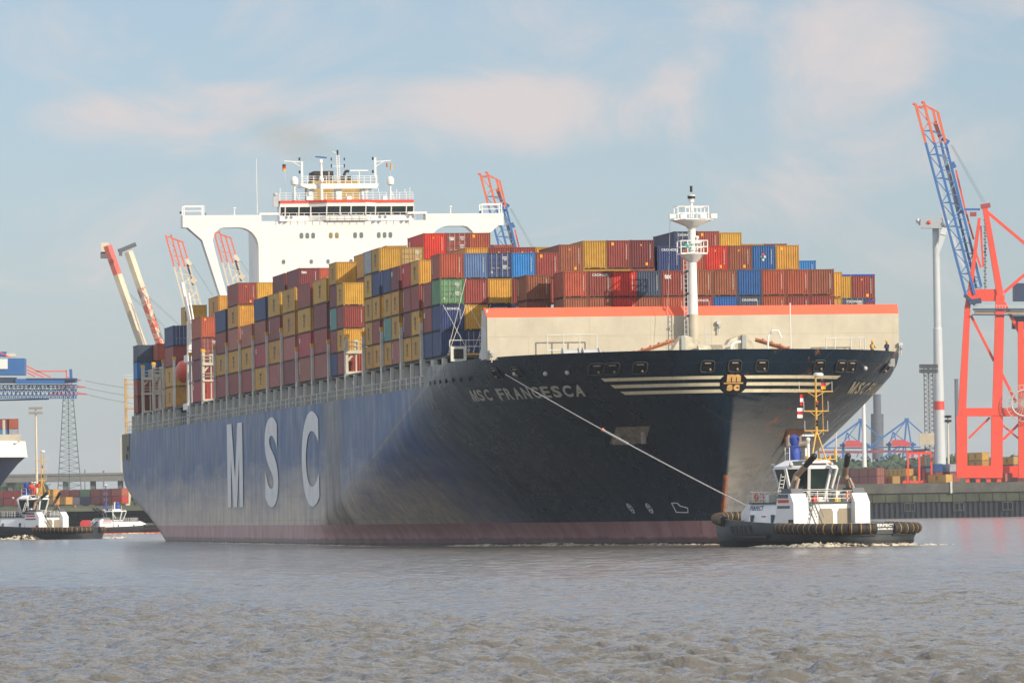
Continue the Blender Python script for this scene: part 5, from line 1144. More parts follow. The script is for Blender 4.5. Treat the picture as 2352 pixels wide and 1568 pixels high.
# ---------------------------------------------------------------- deck crew
def person(loc, face, label, arm=.6):
    P = empty('person', loc, face); tag(P, label, 'person', 'crew on the foredeck')
    J = {'pel': (0, 0, .95), 'ch': (0, 0, 1.25), 'nk': (.02, 0, 1.48), 'hd': (.04, 0, 1.62), 'top': (.05, 0, 1.74)}
    V = [J['pel'], J['ch'], J['nk'], J['hd'], J['top']]; Rr = [.15, .17, .07, .10, .08]; E_ = [(0, 1), (1, 2), (2, 3), (3, 4)]
    def chain(root, pts, rs):
        pr = root
        for p, r_ in zip(pts, rs): V.append(p); Rr.append(r_); E_.append((pr, len(V)-1)); pr = len(V)-1
    for sg in (1, -1):
        chain(0, [(0, sg*.11, .86), (.03*sg, sg*.13, .48), (0, sg*.13, .09), (.16, sg*.14, .04)], [.10, .065, .05, .05])
        chain(1, [(0, sg*.21, 1.38), (.08, sg*.27, 1.12), (.08+.25*arm, sg*.22, 1.02+.1*arm), (.13+.3*arm, sg*.21, 1.02+.12*arm)], [.065, .05, .04, .04])
    me = bpy.data.meshes.new('body'); me.from_pydata(V, E_, []); o = bpy.data.objects.new('body', me); COL.objects.link(o); o.parent = P
    sk = o.modifiers.new('s', 'SKIN'); 
    for v, r_ in zip(me.skin_vertices[0].data, Rr): v.radius = (r_, r_)
    me.skin_vertices[0].data[0].use_root = True
    o.modifiers.new('u', 'SUBSURF').levels = 1; me.materials.append(paint('overall_blue', (.05, .06, .13), .8))
    mb = MB(); mb.lathe([(.17, 1.68), (.15, 1.72), (.13, 1.8), (.07, 1.86), (.01, 1.88)], (.05, 0, 0), 10); mb.build('helmet', YELLOW, P)
    mb = MB(); mb.lathe([(.06, 1.52), (.095, 1.58), (.1, 1.66), (.09, 1.70)], (.055, 0, 0), 10); mb.box(.14, .17, -.015, .015, 1.6, 1.64); mb.build('face', paint('skin', (.45, .26, .18), .6), P)
    mb = MB(); mb.lathe([(.18, .98), (.2, 1.1), (.2, 1.36), (.14, 1.42)], (0, 0, 0), 10); mb.build('vest', YELLOW if arm > .5 else paint('jacket_navy', (.05, .06, .12), .8), P)
    return P
person(ship(347.4, -16.9, 17.98), SROT+.4, 'crew member in yellow vest and helmet standing at the port rail', .8); person(ship(347.4, -18.4, 17.98), SROT-.8, 'crew member in dark jacket and yellow helmet by the end of the breakwater', .3)
mb = MB(); mb.box(346.4, 348.2, 16.0, 19.0, 17.2, 17.97); mb.build('standing_step', GREYP, ship_o)
# ---------------------------------------------------------------- far shore
def G(ox, oy, sc_): return lambda x, y, Y: at((ox+x/sc_)*V_, (oy+y/sc_)*V_, Y)
CRED = paint('crane_red', (.80, .07, .03), .45, .1, .1); CBLUE = paint('crane_blue', (.025, .13, .38), .45, .1, .1); CNAVY = paint('crane_navy', (.02, .045, .11), .5)
CWHT = paint('crane_white', (.72, .62, .46), .5, .15, .1, rust=.2); CONC = paint('quay_concrete', (.105, .105, .09), .85, .3, .25, streak=.5); MOSS = paint('mossy_concrete', (.075, .085, .05), .9, .4, .15, streak=.5)
PILE = paint('sheet_piling', (.016, .022, .034), .8, .3, .4)
QY, QZ = 1853.0, 10.7
mb = MB(); mb.box(-5000, 5000, QY+4, 9000, 6.0, 7.2); o = mb.build('ground', paint('shore_ground', (.12, .13, .09), .9, .3, .02)); tag(o, kind='structure')
def quay(x0, x1, Y0, zt, name, label, back=160):
    Q = empty(name, ((x0+x1)/2, Y0, 0)); tag(Q, label, 'quay wall'); cx_ = (x0+x1)/2
    a, b_ = x0-cx_, x1-cx_
    mb = MB(); mb.box(a, b_, 0, back, zt-3.0, zt); mb.build('quay_deck', CONC, Q)
    mb = MB(); mb.box(a, b_, .6, back, zt-5.8, zt-3.0); 
    for k in range(int((b_-a)/4.1)): mb.box(a+k*4.1, a+k*4.1+.25, .35, .62, zt-5.8, zt-3.02)
    mb.build('quay_face', MOSS, Q)
    mb = MB(); mb.box(a, b_, 1.6, back, -2, zt-5.8)
    for k in range(int((b_-a)/1.6)): mb.box(a+k*1.6, a+k*1.6+.8, 1.0, 1.61, -2, zt-5.85)
    mb.build('sheet_piling', PILE, Q)
    for k in range(int((b_-a)/15)):
        x = a+6+k*15; mb = MB(); mb.box(x-1.6, x+1.6, .45, 1.0, 2.0, 2.3); mb.box(x-1.6, x+1.6, .45, 1.0, 4.4, 4.7)
        for dx in (-1.6, 0, 1.4): mb.box(x+dx, x+dx+.25, .5, 1.0, 2.0, 4.7)
        mb.build('fender_frame', paint('fender_dull', (.06, .07, .075), .8), Q)
        if k % 2 == 0: mb = MB(); mb.box(x-2.5, x-1.9, -.35, 0, zt-3.2, zt+.4); mb.build('quay_ladder', PILLAR if k % 4 else RUSTY, Q)
quay(40, 260, QY, QZ, 'quay_wall', 'long mossy quay wall with dark sheet piling on the right')
quay(-330, 36, 2015.0, 8.0, 'quay_wall', 'distant concrete quay wall behind the small tugs on the left', 120)
# ---- yard containers
def yard(px, py, D, hd, cols, styles='', L_=L40, H=HS, where='', pitch=12.9, first=0, mk=''):
    """px,py: foot of the near end in the photo; further boxes stand behind along the same line; cols: one string of tiers per box"""
    p = at(px, py, D); fwv = Vector((math.sin(hd), -math.cos(hd), 0)); z0 = p.z
    for i, tiers in enumerate(cols):
        c_ = p-fwv*(L_/2+i*pitch)
        for j, ch in enumerate(tiers):
            if ch == '.': continue
            M_ = Matrix.Translation((c_.x, c_.y, z0+j*(H+.03))) @ Matrix.Rotation(hd-math.pi/2, 4, 'Z')
            pos = ['nearest', 'second', 'third', 'fourth', 'fifth', 'sixth', 'seventh', 'eighth', 'ninth', 'tenth'][i]
            lb = f'{NAMES[ch]} quay container'+(f', {pos} in line' if len(cols) > 1 else '')+(f', {["bottom","upper","top"][j]}' if len(tiers) > 1 else '')+', '+where
            cont(M_, L_, H, ch, styles if (i == 0 and styles) else 'r', mk or ('m' if ch == 'y' else ''), lb, 'containers stored on the quays')
g6 = G(3300, 1500, 2.955)
def v6(x, y): return (3300+x/2.955)*V_, (1500+y/2.955)*V_
yard(*v6(660, 1292), 1866, TH, ['mm', 'mm', 'mm', 'MM', 'm'], 'd', where='left of the straddle carrier')
yard(*v6(845, 1290), 1868, TH+.02, ['y'], 'd', where='lit yellow end beside the red stack'); yard(*v6(1090, 1285), 1885, TH, ['y', 'm'], 'd', where='under the straddle carrier')
yard(*v6(1005, 1290), 1950, R(9), ['my', 'my', 'my'], '', where='behind the lit yellow end'); yard(*v6(1150, 1290), 1950, R(9), ['mm'], '', where='behind the straddle carrier')
yard(*v6(1470, 1268), 1862, R(23), ['y'], 'd', where='right in front of the wind turbine foot')
yard(*v6(1350, 1240), 1925, R(4), ['mB'], '', where='at the wind turbine foot'); yard(*v6(1520, 1240), 1925, R(14), ['mw', 'mw'], '', where='between turbine and red crane')
yard(*v6(1560, 1265), 1890, R(9), ['p'], '', where='low one left of the red crane'); yard(*v6(2172, 1255), 1868, R(14), ['o'], 'd', where='right of the red crane leg')
yard(*v6(2275, 1250), 1930, R(16), ['mmy', 'mmy'], 'd', where='high row right of the red crane'); yard(*v6(1900, 1200), 1930, R(16), ['.yy', '.yy'], '', where='seen between the red crane legs')
yard(*v6(2320, 1262), 1880, R(12), ['M'], '', where='at the right edge')
gl = lambda x, y: ((x/3.794)*V_, (1780+y/3.794)*V_)
yard(*gl(1900, 885), 2040, R(20), ['ro', 'mm', 'mm', 'bg', 'wm', 'no', 'n'], where='left quay behind the black tug', L_=L40)
yard(*gl(1050, 900), 2030, R(20), ['y', '.'], L_=L20, where='low on the left quay', mk='')
yard(*gl(860, 900), 2050, R(20), ['yy', 'oo', 'mP', 'rr', 'rr', 'mr', 'mm', 'm'], where='left quay behind the white tug')
# ---- the big red ship-to-shore crane
def member(mb, g, a, b_, w_, Y0, Y1=None, mi=0, d=None, w2=None):
    Y1 = Y1 if Y1 is not None else Y0; p, q_ = g(*a, Y0), g(*b_, Y1); mb.beam(p, q_, w_, d or w_, mi, up=(0, 1, 0), w2=w2)
g7 = G(3700, 750, 1.3056); g5 = G(3400, 350, 1.7428); k7 = V_/1.3056/7.46
D0 = 1866
crane = empty('harbour_crane', at(2240, 1108, D0)); tag(crane, 'tall red harbour crane with blue raised boom beside the wind turbine', 'crane', 'ship-to-shore cranes on the quays')
base_inv = Matrix.Translation(-crane.location)
def fin(mb, name, mats, parent, inv=base_inv): mb.v = [tuple(inv @ Vector(p)) for p in mb.v]; return mb.build(name, mats, parent)
def leg(pts, w_, d, Y): 
    mb = MB()
    for (a, b_, w1, w2) in pts: member(mb, g7, a, b_, w1*k7, Y, d=d, w2=w2*k7)
    return mb
fin(leg([((192, 1515), (192, 1190), 55, 55), ((192, 1190), (222, 620), 42, 30), ((222, 620), (240, 500), 28, 22), ((240, 500), (284, 160), 22, 14)], 0, 2.0, D0), 'crane_leg', CRED, crane)
fin(leg([((374, 1515), (376, 1190), 60, 60), ((376, 1190), (392, 560), 50, 46), ((392, 560), (312, 100), 34, 26)], 0, 2.2, D0), 'crane_leg', CRED, crane)
fin(leg([((505, 1515), (500, 700), 34, 30)], 0, 2.0, D0), 'crane_leg', CRED, crane)
for Yb in (D0+18,): fin(leg([((372, 1515), (392, 560), 26, 22)], 0, 1.5, Yb), 'crane_leg', CRED, crane)
for a, b_, w_, dd, d in (((165, 1483), (402, 1483), 65, -.3, 2.4), ((190, 1172), (560, 1172), 44, -.2, 1.8), ((235, 562), (385, 562), 62, .4, 1.8), ((402, 1483), (620, 1483), 60, 6, 2.2)):
    mb = MB(); member(mb, g7, a, b_, w_*k7, D0+dd, d=d); fin(mb, 'cross_beam', CRED, crane)
for a, b_, w_ in [((325, 128), (560, 325), 15), ((412, 548), (560, 420), 16), ((412, 600), (540, 845), 17), ((240, 668), (360, 905), 13), ((395, 960), (475, 1120), 14), ((228, 1308), (338, 1200), 11), ((408, 1315), (520, 1205), 13), ((405, 1240), (495, 1315), 9), ((262, 330), (292, 418), 10), ((290, 200), (304, 415), 10)]: mb = MB(); member(mb, g7, a, b_, w_*k7, D0+.7, d=w_*k7); fin(mb, 'brace', CRED, crane)
for k in range(4): x = 210+k*55; mb = MB(); member(mb, g7, (x, 1530), (x+22, 1530), 26*k7, D0, d=2); fin(mb, 'bogie', CRED, crane)
mb = MB(); member(mb, g7, (292, 100), (340, 92), 24*k7, D0, d=2); member(mb, g7, (235, 140), (268, 140), 22*k7, D0+1, d=1.2); fin(mb, 'top_platform', [paint('crane_red_dark', (.35, .05, .04), .5)], crane)
mb = MB(); member(mb, g7, (250, 636), (560, 636), 9*k7, D0-1, d=1); member(mb, g7, (245, 664), (560, 668), 5*k7, D0-1, d=1.5, mi=0); member(mb, g7, (258, 652), (560, 652), 17*k7, D0, d=1.4, mi=1); member(mb, g7, (225, 600), (292, 590), 26*k7, D0-1, d=3); member(mb, g7, (205, 560), (262, 610), 16*k7, D0-1, d=2)
for k in range(20): member(mb, g7, (255+k*15, 636), (255+k*15, 616), 2.2*k7, D0-1, d=.15, mi=2)
member(mb, g7, (255, 616), (560, 616), 2*k7, D0-1, d=.15, mi=2)
fin(mb, 'trolley_girder', [CNAVY, paint('girder_tan', (.42, .30, .18), .5), PILLAR], crane)
mb = MB(); member(mb, g7, (462, 547), (640, 547), 92*k7, D0+6, d=7, mi=0); fin(mb, 'machine_house', CNAVY, crane)
mb = MB(); member(mb, g7, (455, 705), (600, 705), 66*k7, D0+3, d=4, mi=0); fin(mb, 'operator_cabin', CNAVY, crane)
# cable reel
mb = MB(); c_ = g7(517, 1125, D0-3)
for k in range(24):
    a = 2*math.pi*k/24; mb.tube(c_, c_+Vector((5.6*math.cos(a), 0, 5.6*math.sin(a))), .09, 5); mb.tube(c_+Vector((5.6*math.cos(a), 0, 5.6*math.sin(a))), c_+Vector((5.6*math.cos(a+.27), 0, 5.6*math.sin(a+.27))), .12, 5); mb.tube(c_+Vector((4*math.cos(a), -.4, 4*math.sin(a))), c_+Vector((4*math.cos(a+.27), -.4, 4*math.sin(a+.27))), .3, 5)
fin(mb, 'cable_reel', paint('reel_pale', (.55, .5, .45), .5), crane)
# boom
k5 = V_/1.7428/7.46
def boom(parent, g, k, inv, c1, c2, c3, c3b, ysw, mats, D, ys, pipe=True, stays=True, wch=11):
    """three chords seen in the photo; ysw is where the paint changes; a fourth chord closes the box behind"""
    X = lambda c_, y: c_[0][0]+(c_[1][0]-c_[0][0])*(y-c_[0][1])/(c_[1][1]-c_[0][1])
    lo = max(c1[0][1], c2[0][1]); hi = min(c1[1][1], c2[1][1]); bm_ = MB(); off = 7
    for c_, dd in ((c1, 0), (c2, 0), (c3, 2.5), (c3b, off)):
        ya, yb = c_[0][1], c_[1][1]
        if ysw > ya: member(bm_, g, (X(c_, ya), ya), (X(c_, ysw), ysw), wch*k, D+dd, mi=0); member(bm_, g, (X(c_, ysw), ysw), (X(c_, yb), yb), wch*k, D+dd, mi=1)
        else: member(bm_, g, (X(c_, ya), ya), (X(c_, yb), yb), wch*k, D+dd, mi=1)
    for y0_, y1_ in zip(ys[:-1], ys[1:]):
        mi = 0 if (y0_+y1_)/2 < ysw else 1; ym = (y0_+y1_)/2
        member(bm_, g, (X(c1, y0_), y0_), (X(c2, y0_-6), y0_-6), 7*k, D, mi=mi); member(bm_, g, (X(c1, y0_), y0_), (X(c2, ym+20), ym+20), 6*k, D, mi=mi); member(bm_, g, (X(c2, ym+20), ym+20), (X(c1, y1_), y1_), 6*k, D, mi=mi)
        d3 = 30
        if y0_+d3 > c3[0][1]: member(bm_, g, (X(c2, y0_), y0_), (X(c3, y0_+d3), y0_+d3), 7*k, D, D+2.5, mi=mi); member(bm_, g, (X(c2, ym+20), ym+20), (X(c3, y0_+d3), y0_+d3), 7*k, D, D+2.5, mi=mi)
        if ym-25 > c3[0][1]: member(bm_, g, (X(c2, ym+20), ym+20), (X(c3, ym-25+60), ym-25+60), 6*k, D, D+2.5, mi=mi)
        member(bm_, g, (X(c1, y0_), y0_), (X(c3b, max(y0_, c3b[0][1])), max(y0_, c3b[0][1])), 5*k, D, D+off, mi=mi)
    member(bm_, g, (c1[0][0], lo+20), (c2[0][0], lo+20), 8*k, D, mi=0)
    return bm_
bm1 = boom(crane, g5, k5, base_inv, ((455, 112), (805, 1440)), ((512, 98), (868, 1440)), ((612, 172), (915, 1390)), ((578, 155), (880, 1400)), 385, None, D0-1, [140, 305, 470, 635, 805, 970, 1135, 1300, 1430], wch=17)
member(bm1, g5, (590, 240), (628, 345), 26*k5, D0+3, mi=0); member(bm1, g5, (512, 118), (612, 172), 12*k5, D0, mi=0); member(bm1, g5, (448, 108), (440, 122), 16*k5, D0, mi=0); member(bm1, g5, (508, 96), (500, 110), 16*k5, D0, mi=0)
member(bm1, g5, (655, 470), (765, 880), 26*k5, D0+5, mi=2); member(bm1, g5, (640, 355), (690, 385), 26*k5, D0+3, mi=1); member(bm1, g5, (712, 520), (732, 560), 24*k5, D0+3, mi=1)
fin(bm1, 'boom', [paint('boom_orange', (.70, .13, .035), .5), CBLUE, paint('walkway_grey', (.16, .2, .25), .6)], crane)
mb = MB(); member(mb, g5, (738, 575), (800, 840), 12*k5, D0+3); member(mb, g5, (800, 840), (862, 1060), 12*k5, D0+3); fin(mb, 'boom_strut', CRED, crane)
mb = MB(); member(mb, g5, (795, 850), (905, 850), 15*k5, D0); fin(mb, 'boom_tie', CBLUE, crane)
mb = MB()
for dx in (0, 10, 22): member(mb, g5, (700+dx*.6, 400), (922+dx, 800), 2.2*k5, D0)
for y in range(860, 1420, 22): mb.ball(g5(940+(y % 44)*.2, y, D0+8), .45, 6)
member(mb, g5, (940, 860), (945, 1410), 3*k5, D0+8); fin(mb, 'stay_cable', paint('cable_grey', (.16, .2, .2), .6), crane)
cr2 = copy_tree(crane); cr2.location = crane.location+Vector((-136.4, 348, 0)); cr2['label'] = 'red harbour crane whose blue boom rises behind the middle of the big ship'; cr2['category'] = 'crane'
cr3 = copy_tree(crane); cr3.location = crane.location+Vector((44, 6, 0)); cr3['label'] = 'red harbour crane just off the right edge of the view'
bpy.data.objects.remove(cr3.children[0]) if False else None
for o in [cr3]+list(cr3.children): bpy.data.objects.remove(o)
# white lattice booms and box booms on the left
gb = G(380, 940, 3.408); kb = V_/3.408/6.3; DB = 2206
def tower_legs(mb, x, y, D):
    p = gb(x, y, D); 
    for dx in (-9, 9): mb.beam((p.x+dx, D+2, 7.5), (p.x+dx*.3, D+2, p.z), 1.6, 1.6, 1)
    mb.beam((p.x-9, D+2, 30), (p.x+9, D+2, 30), 2, 2, 1)
def white_crane(label, dx=0, dy=0, parent=None):
    C_ = empty('harbour_crane', at(440, 1130, DB)+Vector((0, 0, 0))); tag(C_, label, 'crane', 'ship-to-shore cranes on the quays'); inv = Matrix.Translation(-C_.location)
    b1 = boom(C_, gb, kb, inv, ((962, 0), (1255, 1080)), ((1035, -8), (1330, 1080)), ((1192, 92), (1480, 1080)), ((1120, 60), (1410, 1080)), 430, None, DB, [30, 290, 520, 745, 960, 1075], wch=20)
    member(b1, gb, (1045, 45), (1195, 95), 22*kb, DB, mi=0); member(b1, gb, (1245, 330), (1310, 410), 46*kb, DB+2, mi=1); member(b1, gb, (1320, 590), (1375, 650), 70*kb, DB+2, mi=1); member(b1, gb, (1262, 400), (1345, 680), 34*kb, DB+4, mi=2)
    fin(b1, 'boom', [paint('tip_orange', (.75, .14, .06), .5), CWHT, CNAVY], C_, inv)
    mb = MB(); 
    for k in (0, 14): member(mb, gb, (1320+k, 400), (1600+k, 830), 3*kb, DB+4)
    fin(mb, 'stay_cable', paint('cable_grey', (.16, .2, .2), .6), C_, inv)
    mb = MB(); tower_legs(mb, 1360, 1080, DB); fin(mb, 'crane_leg', [CWHT, CWHT], C_, inv)
    return C_
w1 = white_crane('white harbour crane, its orange tipped lattice boom left of the bridge wing')
w2 = copy_tree(w1); w2.location = w1.location+Vector((17.1+.5, 0, 1.2)); w2['label'] = 'white harbour crane, its orange tipped boom seen through the bridge wing arch'
def worn_boom():
    if 'worn_boom' in MATS: return MATS['worn_boom']
    m, n, l, b = new_mat('worn_boom'); t = n.new('ShaderNodeTexCoord'); a = nd(n, l, 'ShaderNodeTexNoise', Scale=.30, Detail=5, Roughness=.7); l.new(t.outputs['Object'], a.inputs['Vector'])
    r = nd(n, l, 'ShaderNodeMapRange'); l.new(a.outputs[0], r.inputs[0]); r.inputs[1].default_value = .49; r.inputs[2].default_value = .54
    q = nd(n, l, 'ShaderNodeMix', data_type='RGBA'); l.new(r.outputs[0], q.inputs[0]); q.inputs[6].default_value = (.66, .55, .42, 1); q.inputs[7].default_value = (.62, .11, .05, 1); l.new(q.outputs[2], b.inputs['Base Color']); b.inputs['Roughness'].default_value = .6
    MATS['worn_boom'] = m; return m
def box_crane(label, a, b_, wl, red, D=DB+40, tipbits=True, patch=False):
    C_ = empty('harbour_crane', at(330, 1130, D)); tag(C_, label, 'crane', 'ship-to-shore cranes on the quays'); inv = Matrix.Translation(-C_.location)
    mb = MB(); A, Bq = gb(*a, D), gb(*b_, D); d = Bq-A; w_ = wl*kb
    dep = Vector((-.30, 0, 0))
    def seg(u0, u1, mi):
        p, q_ = A+d*u0, A+d*u1; mb.beam(p, q_, w_, 3.2, mi, up=(.55, 1, 0))
    if red: seg(0, red, 0); seg(red, 1, 1)
    elif patch: seg(0, .36, 1); seg(.36, 1, 2)
    else: seg(0, 1, 1)
    fin(mb, 'boom', [paint('boom_faded_red', (.68, .13, .09), .5), CWHT, worn_boom()], C_, inv)
    mb = MB()
    if red: p = gb(135, 180, D); mb.box(p.x-1.3, p.x+1.3, D-1, D+1, p.z-2, p.z+2, 0); p = gb(135, 275, D); mb.box(p.x-1.6, p.x+1.6, D-1, D+1, p.z-1.2, p.z+1.2, 1)
    else:
        p = gb(450, 185, D); mb.beam(p+Vector((-3.6, 0, -1.0)), p+Vector((3.0, 0, 1.6)), 1.2, 1.5, 1); mb.box(p.x-3.3, p.x-2.2, D-1, D+1, p.z-2.6, p.z, 1)
    fin(mb, 'boom_head', [CWHT, paint('head_dark', (.12, .12, .14), .6)], C_, inv)
    mb = MB(); o_ = 30
    for dd in (0, 25): member(mb, gb, (a[0]+(b_[0]-a[0])*.42+40, a[1]+(b_[1]-a[1])*.42+dd), (a[0]+(b_[0]-a[0])*.42+560, a[1]+(b_[1]-a[1])*.42+470+dd), 4*kb, D+5)
    fin(mb, 'stay_cable', paint('cable_grey', (.16, .2, .2), .6), C_, inv)
    mb = MB(); tower_legs(mb, b_[0]+60, b_[1]+60, D); fin(mb, 'crane_leg', [CWHT, CWHT], C_, inv); return C_
box_crane('white harbour crane with salmon red top, leftmost raised box boom', (170, 145), (680, 1600), 72, .27)
box_crane('white harbour crane with rust red patches, second raised box boom from the left', (455, 225), (930, 1600), 72, 0, D=DB+30, patch=True)
# ---- blue crane with lowered boom at the left edge
gc = G(0, 1380, 3.014); kc = V_/3.014/6.95; DC = 2000
BC = empty('harbour_crane', at(-60, 1140, DC)); tag(BC, 'blue harbour crane with lowered boom and machine house at the left edge', 'crane', 'ship-to-shore cranes on the quays'); inv = Matrix.Translation(-BC.location)
mb = MB(); member(mb, gc, (-160, 262), (305, 262), 200*kc, DC, d=9, mi=0); member(mb, gc, (80, 120), (190, 120), 40*kc, DC, d=4, mi=1); member(mb, gc, (-40, 110), (78, 110), 60*kc, DC+2, d=4, mi=0)
mh = fin(mb, 'machine_house', [CBLUE, paint('house_cream', (.6, .58, .5), .5)], BC, inv); mb = MB(); member(mb, gc, (-100, 226), (92, 226), 120*kc, DC-4.7, d=.3); mb2 = fin(mb, 'sign_board', WHITE, mh, inv)
mb = MB(); member(mb, gc, (190, 436), (780, 436), 62*kc, DC-3, d=2, mi=0); member(mb, gc, (-160, 425), (200, 425), 70*kc, DC-2, d=2, mi=2); member(mb, gc, (320, 408), (930, 408), 18*kc, DC-3.2, d=2, mi=2); member(mb, gc, (780, 440), (930, 430), 40*kc, DC, d=3, mi=0); member(mb, gc, (852, 290), (858, 400), 30*kc, DC, d=2, mi=0)
for y0_, y1_ in ((480, 560), (560, 640)):
    for k in range(22):
        x = -160+k*50
        if x > 900 or (y1_ > 600 and x > 930): continue
        member(mb, gc, (x, y0_), (x+25, y1_), 7*kc, DC+(k % 3), mi=0 if k % 3 else 2); member(mb, gc, (x+25, y1_), (x+50, y0_), 7*kc, DC+3, mi=0); member(mb, gc, (x, y0_), (x, y1_), 8*kc, DC-1, mi=2 if k % 2 else 0)
for y, mi in ((482, 2), (505, 0), (540, 2), (560, 0), (605, 0), (640, 0)): member(mb, gc, (-160, y), (925, y), (13 if mi else 9)*kc, DC-1.5, d=.8, mi=mi)
member(mb, gc, (-160, 668), (590, 648), 18*kc, DC, mi=2)
for k in range(26): 
    x = -100+k*37; member(mb, gc, (x, 490+(k*37 % 110)), (x+20, 490+(k*37 % 110)), 16*kc, DC-2, mi=3 if k % 2 else 2)
fin(mb, 'girder', [CBLUE, CRED, CNAVY, paint('gear_grey', (.4, .42, .42), .6)], BC, inv)
mb = MB()
for a, b_ in (((-60, 60), (125, 150)), ((315, 250), (610, 388)), ((312, 290), (525, 388)), ((430, 315), (800, 315)), ((330, 330), (420, 380)), ((800, 300), (800, 385))): member(mb, gc, a, b_, 13*kc, DC-2)
fin(mb, 'strut', CRED, BC, inv)
mb = MB(); 
for x in (-140, -60): member(mb, gc, (x, 440), (x, 1300), 40*kc, DC)
fin(mb, 'crane_leg', CBLUE, BC, inv)
# ---- lattice towers, poles
def lattice(mb, xb, yb, wb_, xt, yt, wt, D, n_, k, g, chord, brace, mi=0):
    for i in range(n_):
        u0, u1 = i/n_, (i+1)/n_
        f = lambda u: (xb+(xt-xb)*u, yb+(yt-yb)*u, wb_+(wt-wb_)*u)
        x0, y0_, w0 = f(u0); x1, y1_, w1_ = f(u1)
        for dd in (0, w0/k*0+ (wb_*k)*.5):
            member(mb, g, (x0-w0/2, y0_), (x1-w1_/2, y1_), chord, D+dd, mi=mi); member(mb, g, (x0+w0/2, y0_), (x1+w1_/2, y1_), chord, D+dd, mi=mi)
            member(mb, g, (x0-w0/2, y0_), (x1+w1_/2, y1_), brace, D+dd, mi=mi); member(mb, g, (x0+w0/2, y0_), (x1-w1_/2, y1_), brace, D+dd, mi=mi)
        member(mb, g, (x0-w0/2, y0_), (x0+w0/2, y0_), brace, D, mi=mi); member(mb, g, (x0, y0_), (x1, y1_), chord*.8, D+2, mi=mi)
gV = lambda x, y, Y: at(x, y, Y)
PYL = paint('pylon_green_grey', (.10, .14, .14), .6)
py_ = empty('power_pylon', at(160, 1140, 2420)); tag(py_, 'green grey lattice power pylon left of the big ship stern', 'pylon'); inv = Matrix.Translation(-py_.location)
mb = MB(); lattice(mb, 160, 1140, 56, 156, 880, 18, 2420, 20, V_, gV, .34, .16); fin(mb, 'tower_frame', PYL, py_, inv)
mb = MB()
for y, x0, x1 in ((905, 115, 200), (889, 130, 196), (873, 140, 186)): member(mb, gV, (x0, y), (x1, y), .5, 2419); member(mb, gV, (x0, y), (156, y-7), .35, 2419); member(mb, gV, (x1, y), (156, y-7), .35, 2419)
fin(mb, 'cross_arm', paint('arm_red', (.5, .12, .10), .6), py_, inv)
wr = empty('power_line', at(200, 905, 2420)); tag(wr, 'thin power lines sagging from the pylon towards the big ship', 'power line'); inv = Matrix.Translation(-wr.location)
for y0_, dy_ in ((905, 32), (890, 30), (874, 28)):
    mb = MB(); pts = [gV(196+u*260, y0_+dy_*(1-(1-u)**2), 2420+u*160) for u in [i/12 for i in range(13)]]; mb.path(pts, .10, 4); fin(mb, 'wire', paint('cable_grey', (.16, .2, .2), .6), wr, inv)
def pole(x, yt, yb, D, w_, label, head='flood', mat_=None, hw=18):
    P = empty('light_mast', at(x, yb, D)); tag(P, label, 'light mast', 'light masts in the harbour'); inv = Matrix.Translation(-P.location); k = 13896/D
    mb = MB(); p, q_ = at(x+(yb-yt)*.0153, yb, D), at(x, yt, D); mb.tube(p, q_, w_/2/k*1.25, 10, 0, w_/2/k*.8); fin(mb, 'pole', mat_ or CWHT, P, inv)
    if head:
        mb = MB()
        for j in (0, 1):
            z = q_.z+.2-j*1.5; mb.box(q_.x-hw/k, q_.x+hw/k, D-.4, D+.4, z-.12, z+.12)
            for i in range(7): xx = q_.x-hw/k+(i+.5)*2*hw/k/7; mb.box(xx-.35, xx+.35, D-.9, D-.3, z-.5, z+.3)
        fin(mb, 'lamp_head', paint('lamp_dull', (.3, .29, .26), .5), P, inv)
pole(82, 938, 1162, 1960, 5, 'pale floodlight mast rising beside the left tug', hw=16)
pole(2177, 957, 1075, 2050, 4.2, 'slim floodlight mast between wind turbine and red crane', hw=8)
pole(1982.5, 860, 1072, 2000, 8, 'thick white pole standing in front of the blue cranes', head=None, mat_=WHITE)
pole(1920, 975, 1060, 2500, 3, 'thin pale pole above the near tug wheelhouse', head=None)
P = empty('floodlight_tower', at(2133, 1112, 1960)); tag(P, 'dark lattice floodlight tower in front of the wind turbine', 'light mast', 'light masts in the harbour'); inv = Matrix.Translation(-P.location)
mb = MB(); lattice(mb, 2137, 1112, 22, 2132, 842, 20, 1960, 26, V_, gV, .32, .16); fin(mb, 'tower_frame', paint('lattice_dark', (.12, .12, .13), .6), P, inv)
mb = MB()
for y in (840, 851): member(mb, gV, (2111, y), (2153, y-.5), .7, 1960, d=.5); [mb.box(*(lambda c_: (c_.x-.45, c_.x+.45, 1958.6, 1959.6, c_.z-.8, c_.z+.5))(gV(2114+i*4.6, y, 1960))) for i in range(9)]
fin(mb, 'lamp_head', paint('lamp_dark', (.11, .12, .14), .5), P, inv)
mb = MB(); c_ = gV(2128, 1008, 1959); mb.box(c_.x-2.4, c_.x+2.4, 1957, 1958, c_.z-1.9, c_.z+1.9); fin(mb, 'sign_panel', paint('panel_cream', (.5, .44, .33), .6), P, inv)
